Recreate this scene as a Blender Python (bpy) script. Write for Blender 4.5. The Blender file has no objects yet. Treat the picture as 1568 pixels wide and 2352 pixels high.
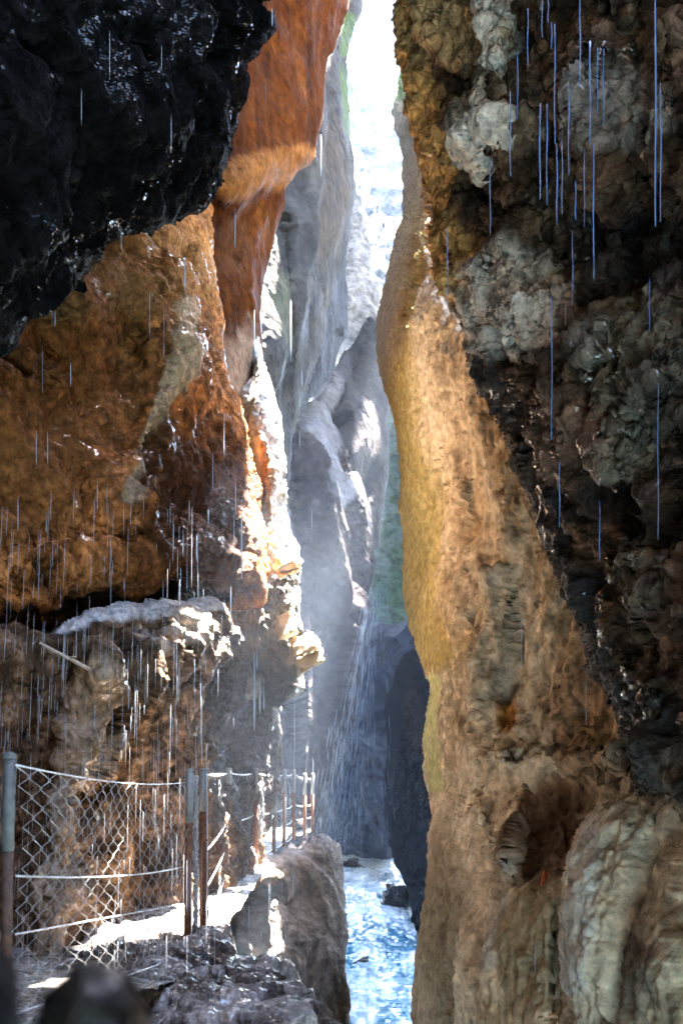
import bpy, bmesh, math, random
import numpy as np
from mathutils import Vector, Matrix

random.seed(7)
RNG = np.random.default_rng(11)
scene = bpy.context.scene
COL = scene.collection

# ------------------------------------------------------------------ camera
F = 2300.0            # focal length for a 1568 wide frame
CU, HV = 784.0, 1770.0
CZ = 1.3              # eye height above the path
WATER = -3.0


def P(u, v, d):
    """world point at distance d on the sight line of the frame point (u, v)"""
    return Vector(((u - CU) * d / F, d, CZ + (HV - v) * d / F))


cam_data = bpy.data.cameras.new("camera")
cam = bpy.data.objects.new("camera", cam_data)
COL.objects.link(cam)
cam.location = (0, 0, CZ)
cam.rotation_euler = (math.radians(90), 0, 0)
cam_data.sensor_fit = 'AUTO'
cam_data.sensor_width = 36.0
cam_data.lens = 36.0 * F / 2352.0
cam_data.shift_y = (HV - 1176.0) / 2352.0
cam_data.clip_start = 0.05
cam_data.clip_end = 2000
cam_data.dof.use_dof = True
cam_data.dof.focus_distance = 6.8
cam_data.dof.aperture_fstop = 4.0
scene.camera = cam

# ------------------------------------------------------------------ noise
U32 = np.uint32


def _hash(ix, iy, iz, seed):
    with np.errstate(over='ignore'):
        h = (ix.astype(np.int64).astype(U32) * U32(374761393)) ^ (iy.astype(np.int64).astype(U32) * U32(668265263)) \
            ^ (iz.astype(np.int64).astype(U32) * U32(2147483647)) ^ U32((seed * 2654435761) & 0xffffffff)
        h = (h ^ (h >> U32(13))) * U32(1274126177)
        h = (h ^ (h >> U32(16))) * U32(2246822519)
        h = h ^ (h >> U32(15))
    return h


def perlin(p, seed=0):
    i = np.floor(p)
    f = (p - i).astype(np.float32)
    i = i.astype(np.int64)
    w = f * f * f * (f * (f * 6 - 15) + 10)
    out = 0
    for dx in (0, 1):
        wx = w[:, 0] if dx else 1 - w[:, 0]
        for dy in (0, 1):
            wy = w[:, 1] if dy else 1 - w[:, 1]
            for dz in (0, 1):
                wz = w[:, 2] if dz else 1 - w[:, 2]
                h = _hash(i[:, 0] + dx, i[:, 1] + dy, i[:, 2] + dz, seed)
                gx = (h & U32(1023)).astype(np.float32) / 511.5 - 1
                gy = ((h >> U32(10)) & U32(1023)).astype(np.float32) / 511.5 - 1
                gz = ((h >> U32(20)) & U32(1023)).astype(np.float32) / 511.5 - 1
                out = out + wx * wy * wz * (gx * (f[:, 0] - dx) + gy * (f[:, 1] - dy) + gz * (f[:, 2] - dz))
    return out * 1.3


def fbm(p, freq, octs=4, seed=0, gain=0.5, ridged=False):
    a, s, tot = 1.0, 0, 0
    q = p * freq
    for o in range(octs):
        n = perlin(q, seed + o * 17)
        if ridged:
            n = 1 - 2 * np.abs(n)
        s = s + a * n
        tot += a
        a *= gain
        q = q * 2.03 + 7.7
    return s / tot


def worley(p, seed=0):
    """F1, F2, a random number and a random tilt of the nearest cell"""
    i = np.floor(p).astype(np.int64)
    n = len(p)
    f1 = np.full(n, 9.0, np.float32)
    f2 = np.full(n, 9.0, np.float32)
    rnd = np.zeros(n, np.float32)
    tilt = np.zeros(n, np.float32)
    for dx in (-1, 0, 1):
        for dy in (-1, 0, 1):
            for dz in (-1, 0, 1):
                cx, cy, cz = i[:, 0] + dx, i[:, 1] + dy, i[:, 2] + dz
                h = _hash(cx, cy, cz, seed)
                h2 = _hash(cx, cy, cz, seed + 991)
                vx = (cx + (h & U32(1023)) / 1023.0 - p[:, 0]).astype(np.float32)
                vy = (cy + ((h >> U32(10)) & U32(1023)) / 1023.0 - p[:, 1]).astype(np.float32)
                vz = (cz + ((h >> U32(20)) & U32(1023)) / 1023.0 - p[:, 2]).astype(np.float32)
                d = np.sqrt(vx * vx + vy * vy + vz * vz)
                t = vx * ((h2 & U32(1023)) / 511.5 - 1) + vy * (((h2 >> U32(10)) & U32(1023)) / 511.5 - 1) \
                    + vz * (((h2 >> U32(20)) & U32(1023)) / 511.5 - 1)
                r = ((h2 >> U32(5)) & U32(1023)) / 1023.0
                m = d < f1
                f2 = np.where(m, f1, np.minimum(f2, d))
                rnd = np.where(m, r, rnd)
                tilt = np.where(m, t, tilt)
                f1 = np.where(m, d, f1)
    return f1, f2, rnd, tilt


def crag(p, seed=0):
    """continuous noise of flat tilted faces that meet in sharp edges: fractured rock"""
    i = np.floor(p).astype(np.int64)
    best = np.full(len(p), -9.0, np.float32)
    for dx in (-1, 0, 1):
        for dy in (-1, 0, 1):
            for dz in (-1, 0, 1):
                cx, cy, cz = i[:, 0] + dx, i[:, 1] + dy, i[:, 2] + dz
                h = _hash(cx, cy, cz, seed)
                h2 = _hash(cx, cy, cz, seed + 991)
                vx = (p[:, 0] - cx - (h & U32(1023)) / 1023.0).astype(np.float32)
                vy = (p[:, 1] - cy - ((h >> U32(10)) & U32(1023)) / 1023.0).astype(np.float32)
                vz = (p[:, 2] - cz - ((h >> U32(20)) & U32(1023)) / 1023.0).astype(np.float32)
                gx = (h2 & U32(1023)) / 511.5 - 1
                gy = ((h2 >> U32(10)) & U32(1023)) / 511.5 - 1
                gz = ((h2 >> U32(20)) & U32(1023)) / 511.5 - 1
                r = ((h2 >> U32(4)) & U32(1023)) / 1023.0
                # two slanted directions per cell turn the pyramid
                a = np.abs(vx + 0.6 * gx * vy + 0.3 * gy * vz)
                b = np.abs(vy + 0.6 * gy * vz - 0.3 * gz * vx)
                c = np.abs(vz + 0.6 * gz * vx - 0.3 * gx * vy)
                val = 0.7 * (r - 0.5) + 0.55 * (vx * gx + vy * gy + vz * gz) - 1.25 * np.maximum(np.maximum(a, b), c) - 0.15 * (a + b + c)
                best = np.maximum(best, val)
    return best


# ------------------------------------------------------------------ mesh helpers
def new_mesh(name, verts, faces, mat, smooth=True, parent=None, colors=None):
    """faces: (n, 4) int array; a triangle repeats its last corner"""
    me = bpy.data.meshes.new(name)
    verts = np.asarray(verts, np.float32)
    faces = np.asarray(faces, np.int64)
    tri = faces[:, 2] == faces[:, 3]
    quads, tris = faces[~tri], faces[tri][:, :3]
    loops = np.concatenate([quads.ravel(), tris.ravel()]).astype(np.int32)
    starts = np.concatenate([np.arange(len(quads)) * 4, len(quads) * 4 + np.arange(len(tris)) * 3]).astype(np.int32)
    me.vertices.add(len(verts))
    me.vertices.foreach_set('co', verts.ravel())
    me.loops.add(len(loops))
    me.loops.foreach_set('vertex_index', loops)
    me.polygons.add(len(starts))
    me.polygons.foreach_set('loop_start', starts)
    me.polygons.foreach_set('use_smooth', np.full(len(starts), smooth))
    if colors is not None:
        at = me.color_attributes.new('Col', 'FLOAT_COLOR', 'POINT')
        c = np.ones((len(verts), 4), np.float32)
        c[:, :3] = np.clip(colors, 0, 1)
        at.data.foreach_set('color', c.ravel())
    me.update(calc_edges=True)
    me.validate()
    me.materials.append(mat)
    o = bpy.data.objects.new(name, me)
    COL.objects.link(o)
    if parent is not None:
        o.parent = parent
    return o


def tag(o, label=None, cat=None, group=None, kind=None):
    if label:
        o['label'] = label
    if cat:
        o['category'] = cat
    if group:
        o['group'] = group
    if kind:
        o['kind'] = kind
    return o


def empty(name, loc=(0, 0, 0)):
    o = bpy.data.objects.new(name, None)
    COL.objects.link(o)
    o.location = loc
    return o


def vnormals(v, f):
    a, b, c, d = v[f[:, 0]], v[f[:, 1]], v[f[:, 2]], v[f[:, 3]]
    n = np.cross(c - a, d - b)
    tri = f[:, 2] == f[:, 3]
    n[tri] = np.cross(b[tri] - a[tri], c[tri] - a[tri])
    out = np.zeros_like(v)
    for k in range(3):
        acc = 0
        for j in range(4):
            acc = acc + np.bincount(f[:, j], weights=n[:, k], minlength=len(v))
        out[:, k] = acc
    l = np.linalg.norm(out, axis=1, keepdims=True)
    return out / np.maximum(l, 1e-12)


def relax(v, f, times):
    e = np.concatenate([f[:, [0, 1]], f[:, [1, 2]], f[:, [2, 3]], f[:, [3, 0]]])
    a, b = np.concatenate([e[:, 0], e[:, 1]]), np.concatenate([e[:, 1], e[:, 0]])
    cnt = np.maximum(np.bincount(a, minlength=len(v)), 1)
    for _ in range(times):
        m = np.stack([np.bincount(a, weights=v[b, k], minlength=len(v)) / cnt for k in range(3)], 1)
        v = 0.4 * v + 0.6 * m
    return v


class MB:
    """collects tubes, boxes and lumps and links them as ONE mesh object"""
    def __init__(self):
        self.v, self.f, self.n = [], [], 0

    def add(self, v, f):
        self.v.append(np.asarray(v, np.float64))
        self.f.append(np.asarray(f, np.int64) + self.n)
        self.n += len(v)

    def tube(self, pts, r, sides=6, cap=True):
        pts = np.array([tuple(p) for p in pts], float)
        n = len(pts)
        r = np.broadcast_to(np.asarray(r, float), (n,))
        t = np.gradient(pts, axis=0)
        t /= np.maximum(np.linalg.norm(t, axis=1, keepdims=True), 1e-9)
        ref = np.array([0, 0, 1.0]) if abs(t[0][2]) < 0.9 else np.array([1.0, 0, 0])
        a = np.cross(t, ref)
        a /= np.maximum(np.linalg.norm(a, axis=1, keepdims=True), 1e-9)
        b = np.cross(t, a)
        ang = np.arange(sides) * 2 * np.pi / sides
        v = pts[:, None, :] + r[:, None, None] * (a[:, None, :] * np.cos(ang)[None, :, None] + b[:, None, :] * np.sin(ang)[None, :, None])
        v = v.reshape(-1, 3)
        f = []
        for i in range(n - 1):
            for j in range(sides):
                k = (j + 1) % sides
                f.append((i * sides + j, (i + 1) * sides + j, (i + 1) * sides + k, i * sides + k))
        if cap:
            v = np.vstack([v, pts[0], pts[-1]])
            c0, c1 = n * sides, n * sides + 1
            for j in range(sides):
                k = (j + 1) % sides
                f.append((c0, j, k, k))
                f.append((c1, (n - 1) * sides + k, (n - 1) * sides + j, (n - 1) * sides + j))
        self.add(v, f)

    def build(self, name, mat, parent=None, smooth=True):
        return new_mesh(name, np.vstack(self.v), np.vstack(self.f), mat, smooth, parent)


# ------------------------------------------------------------------ materials
def nodes(name):
    m = bpy.data.materials.new(name)
    m.use_nodes = True
    nt = m.node_tree
    return m, nt, nt.nodes['Principled BSDF']


def rock_mat(name, rough=(0.45, 0.8), bump=0.35, scale=9.0, spec=0.5, vary=0.45, strata=0.0, coat=0.0, glint=0.0, crack=0.45):
    m, nt, b = nodes(name)
    N, L = nt.nodes.new, nt.links.new
    geo = N('ShaderNodeNewGeometry')
    at = N('ShaderNodeAttribute')
    at.attribute_name = 'Col'
    n1 = N('ShaderNodeTexNoise')
    n1.inputs['Scale'].default_value = scale
    n1.inputs['Detail'].default_value = 8
    n1.inputs['Roughness'].default_value = 0.65
    L(geo.outputs['Position'], n1.inputs['Vector'])
    vo = N('ShaderNodeTexVoronoi')
    vo.inputs['Scale'].default_value = scale * 2.3
    L(geo.outputs['Position'], vo.inputs['Vector'])
    mr = N('ShaderNodeMapRange')
    mr.inputs['From Min'].default_value = 0.3
    mr.inputs['From Max'].default_value = 0.7
    mr.inputs['To Min'].default_value = 1 - vary
    mr.inputs['To Max'].default_value = 1 + vary
    L(n1.outputs['Fac'], mr.inputs['Value'])
    mul = N('ShaderNodeVectorMath')
    mul.operation = 'SCALE'
    L(at.outputs['Color'], mul.inputs[0])
    L(mr.outputs['Result'], mul.inputs['Scale'])
    L(mul.outputs['Vector'], b.inputs['Base Color'])
    n2 = N('ShaderNodeTexNoise')
    n2.inputs['Scale'].default_value = scale * 0.35
    n2.inputs['Detail'].default_value = 5
    L(geo.outputs['Position'], n2.inputs['Vector'])
    r = N('ShaderNodeMapRange')
    r.inputs['From Min'].default_value = 0.35
    r.inputs['From Max'].default_value = 0.65
    r.inputs['To Min'].default_value = rough[0]
    r.inputs['To Max'].default_value = rough[1]
    L(n2.outputs['Fac'], r.inputs['Value'])
    L(r.outputs['Result'], b.inputs['Roughness'])
    b.inputs['Specular IOR Level'].default_value = spec
    if glint:                              # films of water: small glossy patches
        n3 = N('ShaderNodeTexNoise')
        n3.inputs['Scale'].default_value = scale * 0.16
        n3.inputs['Detail'].default_value = 7
        n3.inputs['Roughness'].default_value = 0.7
        L(geo.outputs['Position'], n3.inputs['Vector'])
        wet = N('ShaderNodeMapRange')
        wet.inputs['From Min'].default_value = 0.54
        wet.inputs['From Max'].default_value = 0.60
        L(n3.outputs['Fac'], wet.inputs['Value'])
        b.inputs['Coat Roughness'].default_value = 0.07
        cw = N('ShaderNodeMath')
        cw.operation = 'MULTIPLY'
        cw.inputs[1].default_value = glint
        L(wet.outputs['Result'], cw.inputs[0])
        L(cw.outputs['Value'], b.inputs['Coat Weight'])
    add = N('ShaderNodeMath')
    add.operation = 'MULTIPLY_ADD'
    add.inputs[1].default_value = 0.35
    L(vo.outputs['Distance'], add.inputs[0])
    L(n1.outputs['Fac'], add.inputs[2])
    wp = N('ShaderNodeVectorMath')
    wp.operation = 'MULTIPLY_ADD'
    wp.inputs[1].default_value = (0.9 / scale,) * 3
    L(n1.outputs['Color'], wp.inputs[0])
    L(geo.outputs['Position'], wp.inputs[2])
    ve = N('ShaderNodeTexVoronoi')
    ve.feature = 'DISTANCE_TO_EDGE'
    ve.inputs['Scale'].default_value = scale * 0.55
    L(wp.outputs['Vector'], ve.inputs['Vector'])
    cl = N('ShaderNodeMapRange')
    cl.inputs['From Max'].default_value = 0.16
    cl.inputs['To Max'].default_value = crack
    L(ve.outputs['Distance'], cl.inputs['Value'])
    vc = N('ShaderNodeTexVoronoi')
    vc.inputs['Scale'].default_value = scale * 0.55
    L(wp.outputs['Vector'], vc.inputs['Vector'])
    sep = N('ShaderNodeSeparateColor')
    L(vc.outputs['Color'], sep.inputs['Color'])
    a2 = N('ShaderNodeMath')
    a2.operation = 'MULTIPLY_ADD'
    a2.inputs[1].default_value = crack * 0.8
    L(sep.outputs['Red'], a2.inputs[0])
    L(cl.outputs['Result'], a2.inputs[2])
    a3 = N('ShaderNodeMath')
    L(a2.outputs['Value'], a3.inputs[0])
    L(add.outputs['Value'], a3.inputs[1])
    bp = N('ShaderNodeBump')
    bp.inputs['Strength'].default_value = bump
    bp.inputs['Distance'].default_value = 0.6 / scale
    L(a3.outputs['Value'], bp.inputs['Height'])
    L(bp.outputs['Normal'], b.inputs['Normal'])
    if coat:
        b.inputs['Coat Weight'].default_value = coat
        b.inputs['Coat Roughness'].default_value = 0.09
        L(bp.outputs['Normal'], b.inputs['Coat Normal'])
    return m


def plain(name, col, rough=0.5, metal=0.0, vary=0.25, scale=30.0, bump=0.15, **kw):
    m, nt, b = nodes(name)
    N, L = nt.nodes.new, nt.links.new
    tc = N('ShaderNodeTexCoord')
    n1 = N('ShaderNodeTexNoise')
    n1.inputs['Scale'].default_value = scale
    n1.inputs['Detail'].default_value = 6
    L(tc.outputs['Object'], n1.inputs['Vector'])
    cr = N('ShaderNodeValToRGB')
    e = cr.color_ramp.elements
    e[0].position, e[1].position = 0.3, 0.7
    e[0].color = tuple(c * (1 - vary) for c in col) + (1,)
    e[1].color = tuple(min(1, c * (1 + vary)) for c in col) + (1,)
    L(n1.outputs['Fac'], cr.inputs['Fac'])
    L(cr.outputs['Color'], b.inputs['Base Color'])
    b.inputs['Roughness'].default_value = rough
    b.inputs['Metallic'].default_value = metal
    bp = N('ShaderNodeBump')
    bp.inputs['Strength'].default_value = bump
    bp.inputs['Distance'].default_value = 0.02
    L(n1.outputs['Fac'], bp.inputs['Height'])
    L(bp.outputs['Normal'], b.inputs['Normal'])
    for k, v in kw.items():
        b.inputs[k].default_value = v
    return m


M_ROUGH = rock_mat('rough_rock', (0.5, 0.9), 0.9, 11.0, 0.06, 0.6, glint=0.5)
M_SMOOTH = rock_mat('smooth_rock', (0.6, 0.9), 0.38, 9.0, 0.03, 0.5, crack=0.3)
M_WET = rock_mat('wet_rock', (0.35, 0.85), 0.9, 10.0, 0.12, 0.6, glint=0.9)
M_BLACK = rock_mat('black_wet_rock', (0.4, 0.9), 0.9, 9.0, 0.01, 0.6, glint=0.22)
M_SHADE = rock_mat('cleft_shade', (0.7, 1.0), 0.9, 4.0, 0.0, 0.6)
M_FAR = rock_mat('far_rock', (0.6, 0.95), 0.6, 2.5, 0.03, 0.45, crack=0.25)
M_GRAVEL = rock_mat('wet_gravel', (0.1, 0.5), 0.8, 16.0, 0.8, 0.7, glint=1.0)

# ------------------------------------------------------------------ rock masses
def tps(ctrl):
    c = np.array(ctrl, float)
    xy = (c[:, :2] - [784, 1176]) / 1000.0
    n = len(c)
    r = np.linalg.norm(xy[:, None] - xy[None], axis=2)
    K = np.where(r > 0, r * r * np.log(np.maximum(r, 1e-9)), 0) + np.eye(n) * 0.004
    A = np.zeros((n + 3, n + 3))
    A[:n, :n] = K
    A[:n, n] = 1
    A[:n, n + 1:] = xy
    A[n:, :n] = A[:n, n:].T
    y = np.concatenate([1 / c[:, 2], [0, 0, 0]])
    w = np.linalg.solve(A + np.eye(n + 3) * 1e-9, y)
    lo, hi = 1 / (c[:, 2].max() * 1.15), 1 / (c[:, 2].min() * 0.85)

    def fn(u, v):
        q = np.stack([u, v], 1)
        q = (q - [784, 1176]) / 1000.0
        s = w[n] + q @ w[n + 1:]
        for k in range(n):
            rr = np.linalg.norm(q - xy[k], axis=1)
            s = s + w[k] * np.where(rr > 0, rr * rr * np.log(np.maximum(rr, 1e-9)), 0)
        return 1 / np.clip(s, lo, hi)
    return fn


def sdf_poly(u, v, poly):
    poly = np.array(poly, float)
    n = len(poly)
    best = np.full(len(u), 1e18)
    bx, by = np.zeros(len(u)), np.zeros(len(u))
    ins = np.zeros(len(u), bool)
    for k in range(n):
        ax, ay = poly[k]
        cx, cy = poly[(k + 1) % n]
        ex, ey = cx - ax, cy - ay
        t = np.clip(((u - ax) * ex + (v - ay) * ey) / max(ex * ex + ey * ey, 1e-9), 0, 1)
        qx, qy = ax + t * ex, ay + t * ey
        d = (u - qx) ** 2 + (v - qy) ** 2
        m = d < best
        best = np.where(m, d, best)
        bx = np.where(m, qx, bx)
        by = np.where(m, qy, by)
        cond = (ay > v) != (cy > v)
        with np.errstate(divide='ignore', invalid='ignore'):
            xi = ax + (v - ay) * ex / (ey if ey else 1e-9)
        ins ^= cond & (u < xi)
    s = np.sqrt(best)
    return np.where(ins, s, -s), bx, by


def lines(lo, hi, g, fl, fh, big):
    parts = []
    if lo < fl:
        parts.append(np.arange(fl, lo - big, -big)[::-1][:-1])
    parts.append(np.arange(max(lo, fl), min(hi, fh), g))
    if hi > fh:
        parts.append(np.arange(min(max(lo, fh), fh), hi + big, big))
    return np.unique(np.concatenate(parts))


def line_dist(u, v, pts):
    best = np.full(len(u), 1e18)
    for (ax, ay), (cx, cy) in zip(pts[:-1], pts[1:]):
        ex, ey = cx - ax, cy - ay
        t = np.clip(((u - ax) * ex + (v - ay) * ey) / max(ex * ex + ey * ey, 1e-9), 0, 1)
        best = np.minimum(best, (u - ax - t * ex) ** 2 + (v - ay - t * ey) ** 2)
    return np.sqrt(best)


def jag(poly, amp, seed, step=26, amp2=0.0):
    """breaks the straight runs of an outline into a ragged rock edge"""
    rnd = random.Random(seed)
    out = []
    n = len(poly)
    for k in range(n):
        a, b = poly[k], poly[(k + 1) % n]
        out.append(a)
        if not (-40 < a[0] < 1610 and -40 < a[1] < 2400 and -40 < b[0] < 1610 and -40 < b[1] < 2400):
            continue
        l = math.hypot(b[0] - a[0], b[1] - a[1])
        m = int(l / step)
        for j in range(1, m + 1):
            t = (j + rnd.uniform(-0.3, 0.3)) / (m + 1)
            o = rnd.uniform(-amp, amp)
            nx, ny = -(b[1] - a[1]) / l, (b[0] - a[0]) / l
            out.append((a[0] + (b[0] - a[0]) * t + nx * o, a[1] + (b[1] - a[1]) * t + ny * o))
    return out


def rock(name, poly, ctrl, mat, cols, R=90, hf=1.0, hb=3.0, g=3.0, big=22.0, feats=(), disp=(), zones=(),
         seed=1, flat=False, jagged=5, streak=0.0, label=None, cat=None, kind='structure', group=None, mottle=0.5, speck=0.35):
    poly = jag(poly, jagged, seed) if jagged else poly
    pa = np.array(poly)
    us = lines(pa[:, 0].min() - g, pa[:, 0].max() + g, g, -15, 1583, big)
    vs = lines(pa[:, 1].min() - g, pa[:, 1].max() + g, g, -15, 2367, big)
    nu, nv = len(us), len(vs)
    UU, VV = np.meshgrid(us, vs)
    u, v = UU.ravel(), VV.ravel()
    du, dv = np.gradient(us), np.gradient(vs)
    loc = np.maximum(np.tile(du, nv), np.repeat(dv, nu))
    s, bx, by = sdf_poly(u, v, poly)
    keep = s > -0.75 * loc
    snap = s < 0.35 * loc
    u = np.where(snap, bx, u)
    v = np.where(snap, by, v)
    s = np.where(snap, 0, s)
    idx = np.arange(nu * nv).reshape(nv, nu)
    q = np.stack([idx[:-1, :-1], idx[1:, :-1], idx[1:, 1:], idx[:-1, 1:]], -1).reshape(-1, 4)
    q = q[keep[q].all(1)]
    # a cell whose corners all lie on the edge is no area
    q = q[~snap[q].all(1)]
    used = np.zeros(nu * nv, bool)
    used[q.ravel()] = True
    D = tps(ctrl)(u, v)
    t = np.clip(s / R, 0, 1)
    prof = 1 - (1 - t) ** 2
    df = D + hf * (1 - prof)
    for ft in feats:
        if ft[0] == 'blob':
            _, fu, fv, ru, rv, amp = ft
            e = ((u - fu) / ru) ** 2 + ((v - fv) / rv) ** 2
            df = df - amp * np.exp(-e) * prof
        elif ft[0] == 'line':
            _, pts, wd, amp = ft
            e = line_dist(u, v, pts) / wd
            df = df - amp * np.exp(-e * e) * prof
        elif ft[0] == 'step':            # everything on one side of a line sits deeper
            _, pts, wd, amp, side = ft
            e = line_dist(u, v, pts)
            (ax, ay), (cx, cy) = pts[0], pts[-1]
            sg = np.sign((cx - ax) * (v - ay) - (cy - ay) * (u - ax)) * side
            df = df + amp * np.clip(0.5 + 0.5 * sg * np.clip(e / wd, 0, 1), 0, 1) * prof * np.exp(-(e / 260.0) ** 2)
    prb = np.sqrt(np.clip(1 - (1 - np.clip(s / (R * 1.2), 0, 1)) ** 2, 0, 1))
    db = D + hf + hb * prb
    # front
    fi = np.cumsum(used) - 1
    nf = int(used.sum())
    uf, vf, sf, ff, bf = u[used], v[used], s[used], df[used], db[used]
    bd = snap[used]
    front = np.stack([(uf - CU) * ff / F, ff, CZ + (HV - vf) * ff / F], 1)
    fq = fi[q]
    # back shares the edge verts
    bi = np.where(bd, np.arange(nf), 0)
    nb = int((~bd).sum())
    bi[~bd] = nf + np.arange(nb)
    back = np.stack([(uf - CU) * bf / F, bf, CZ + (HV - vf) * bf / F], 1)[~bd]
    verts = np.vstack([front, back])
    faces = np.vstack([fq, bi[fq][:, ::-1]])
    # drop coincident corners (snapped to the same spot)
    def pix(i):
        return verts[i]
    # displacement
    edge = np.concatenate([sf, sf[~bd]])
    dist = np.concatenate([ff, bf[~bd]])
    n = vnormals(verts, faces)
    base = verts.copy()
    for st in disp:
        kind_, fr, amp = st[0], st[1], st[2]
        sc = np.array(st[3] if len(st) > 3 else (1, 1, 1), float)
        p = verts * sc
        sd = seed * 31 + int(fr * 13)
        if kind_ == 'fbm':
            h = fbm(p, fr, 4, sd)
        elif kind_ == 'ridge':
            h = fbm(p, fr, 4, sd, ridged=True)
        elif kind_ == 'facet':
            w = p + 0.25 / fr * np.stack([perlin(p * fr * 1.3, sd + 5), perlin(p * fr * 1.3, sd + 6), perlin(p * fr * 1.3, sd + 7)], 1)
            f1, f2, rn, ti = worley(w * fr, sd)
            h = 0.5 * ti + 0.35 * (rn - 0.5) + 0.75 * np.minimum(f2 - f1, 0.45)
        elif kind_ == 'pits':
            w = p + 0.3 / fr * np.stack([perlin(p * fr, sd + 5), perlin(p * fr, sd + 6), perlin(p * fr, sd + 7)], 1)
            f1, f2, rn, ti = worley(w * fr, sd)
            h = -np.exp(-(f1 / 0.38) ** 2) * (rn > 0.35) + 0.5 * f1
        elif kind_ == 'crag':
            w = p + 0.22 / fr * np.stack([perlin(p * fr * 1.1, sd + 5), perlin(p * fr * 1.1, sd + 6), perlin(p * fr * 1.1, sd + 7)], 1)
            h = crag(w * fr, sd) * 1.3
        elif kind_ == 'lumps':
            f1, f2, rn, ti = worley(p * fr, sd)
            h = np.sqrt(np.clip(1 - f1 * f1, 0, 1)) - 0.6
        if len(st) > 4:                   # only where a slow noise says so
            msk = np.clip(fbm(verts, st[4], 2, sd + 3) * 3 + (st[5] if len(st) > 5 else 0.5), 0, 1)
            h = h * msk
        h = h - h.mean()
        if amp > 0.14:                    # the big forms fade towards the outline
            h = h * (0.25 + 0.75 * np.clip(edge / 110.0, 0, 1))
        else:
            h = h * (0.45 + 0.55 * np.clip(edge / 45.0, 0, 1))
        verts = verts + n * (h * amp)[:, None]
        if kind_ == 'crag' and 0.18 < amp < 0.5:
            verts = relax(verts, faces, 1)
        n = vnormals(verts, faces)
    # colours
    c1, c2, c3 = [np.array(c) for c in cols]
    m1 = np.clip(0.5 + mottle * 2.2 * fbm(base, 0.45, 4, seed + 400), 0, 1)[:, None]
    m2 = np.clip(fbm(base, 1.7, 4, seed + 500) * 2.4 - 0.1, 0, 1)[:, None] * 0.85
    col = c1 * (1 - m1) + c2 * m1
    col = col * (1 - m2) + c3 * m2
    if speck:
        sp = fbm(base, 5.5, 4, seed + 900, 0.6) * 2.2
        col = col * np.exp(speck * np.clip(sp, -2, 1.6))[:, None]
    if streak:
        stn = fbm(base * [1, 1, 0.07], 3.2, 4, seed + 600)
        col = col * (1 + streak * 2 * np.clip(stn, -0.45, 0.45))[:, None]
    uall = np.concatenate([uf, uf[~bd]])
    vall = np.concatenate([vf, vf[~bd]])
    wob = fbm(base, 0.9, 4, seed + 700)
    wob2 = fbm(base, 3.1, 3, seed + 800)
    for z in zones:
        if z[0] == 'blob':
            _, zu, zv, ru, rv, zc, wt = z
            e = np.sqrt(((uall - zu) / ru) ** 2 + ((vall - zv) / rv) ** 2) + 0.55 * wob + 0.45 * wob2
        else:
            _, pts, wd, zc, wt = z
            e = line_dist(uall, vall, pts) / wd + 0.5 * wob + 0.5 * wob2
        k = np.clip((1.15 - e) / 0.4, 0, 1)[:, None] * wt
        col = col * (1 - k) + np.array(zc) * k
    o = new_mesh(name, verts, faces, mat, not flat, None, col)
    tag(o, label, cat, group, kind)
    return o


# colours (base colours)
ORANGE, RUST, OCHRE = (0.060, 0.0145, 0.0012), (0.020, 0.004, 0.0006), (0.36, 0.20, 0.07)
BROWN, DBROWN = (0.30, 0.112, 0.033), (0.10, 0.040, 0.014)
GREY, LGREY, PALE = (0.22, 0.20, 0.18), (0.38, 0.35, 0.31), (0.62, 0.58, 0.52)
BLACK, DGREY = (0.012, 0.011, 0.010), (0.045, 0.042, 0.042)
TAN, LTAN = (0.36, 0.25, 0.13), (0.50, 0.40, 0.26)
MOSS, LMOSS = (0.07, 0.13, 0.02), (0.16, 0.24, 0.04)
BLUEG = (0.20, 0.22, 0.26)

SUN_BLOCK_POLY = [(-14, 2), (0.9, 2), (1.2, 8), (1.3, 13), (1.5, 17.2), (-0.2, 17.6), (-14, 17.6)]
# ---- near black overhang, upper left
A = [(-700, -700), (625, -700), (628, -20), (622, 6), (600, 6), (612, 22), (634, 30), (633, 62), (617, 80), (597, 95), (584, 103), (581, 130),
     (569, 163), (573, 195), (566, 240), (552, 268), (545, 300), (543, 345), (529, 382), (521, 402), (518, 430), (505, 441), (490, 462),
     (470, 487), (440, 497), (415, 511), (410, 526), (372, 530), (345, 540), (325, 534), (300, 541), (270, 561), (245, 574), (228, 600),
     (213, 606), (198, 636), (197, 667), (170, 676), (143, 674), (135, 700), (105, 706), (95, 720), (60, 741), (45, 760), (30, 786), (-2, 823),
     (-60, 860), (-700, 1000)]
rock('rock_overhang', A, [(0, 0, 4.6), (0, 700, 5.4), (600, 50, 7.4), (300, 300, 5.6), (480, 440, 7.2), (-500, 0, 3.6), (-400, 800, 4.2), (300, -500, 6.0)],
     M_BLACK, ((0.003, 0.0027, 0.0025), (0.006, 0.0055, 0.0055), (0.010, 0.009, 0.008)), R=170, hf=0.5, hb=2.0, g=3.0, seed=3, jagged=6, flat=True,
     disp=[('fbm', 0.6, 0.35), ('crag', 1.3, 0.25), ('crag', 3.2, 0.09), ('fbm', 5.0, 0.05), ('crag', 10.0, 0.03), ('fbm', 22.0, 0.012)],
     label='black wet overhanging rock filling the upper left corner', cat='overhang')

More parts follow.
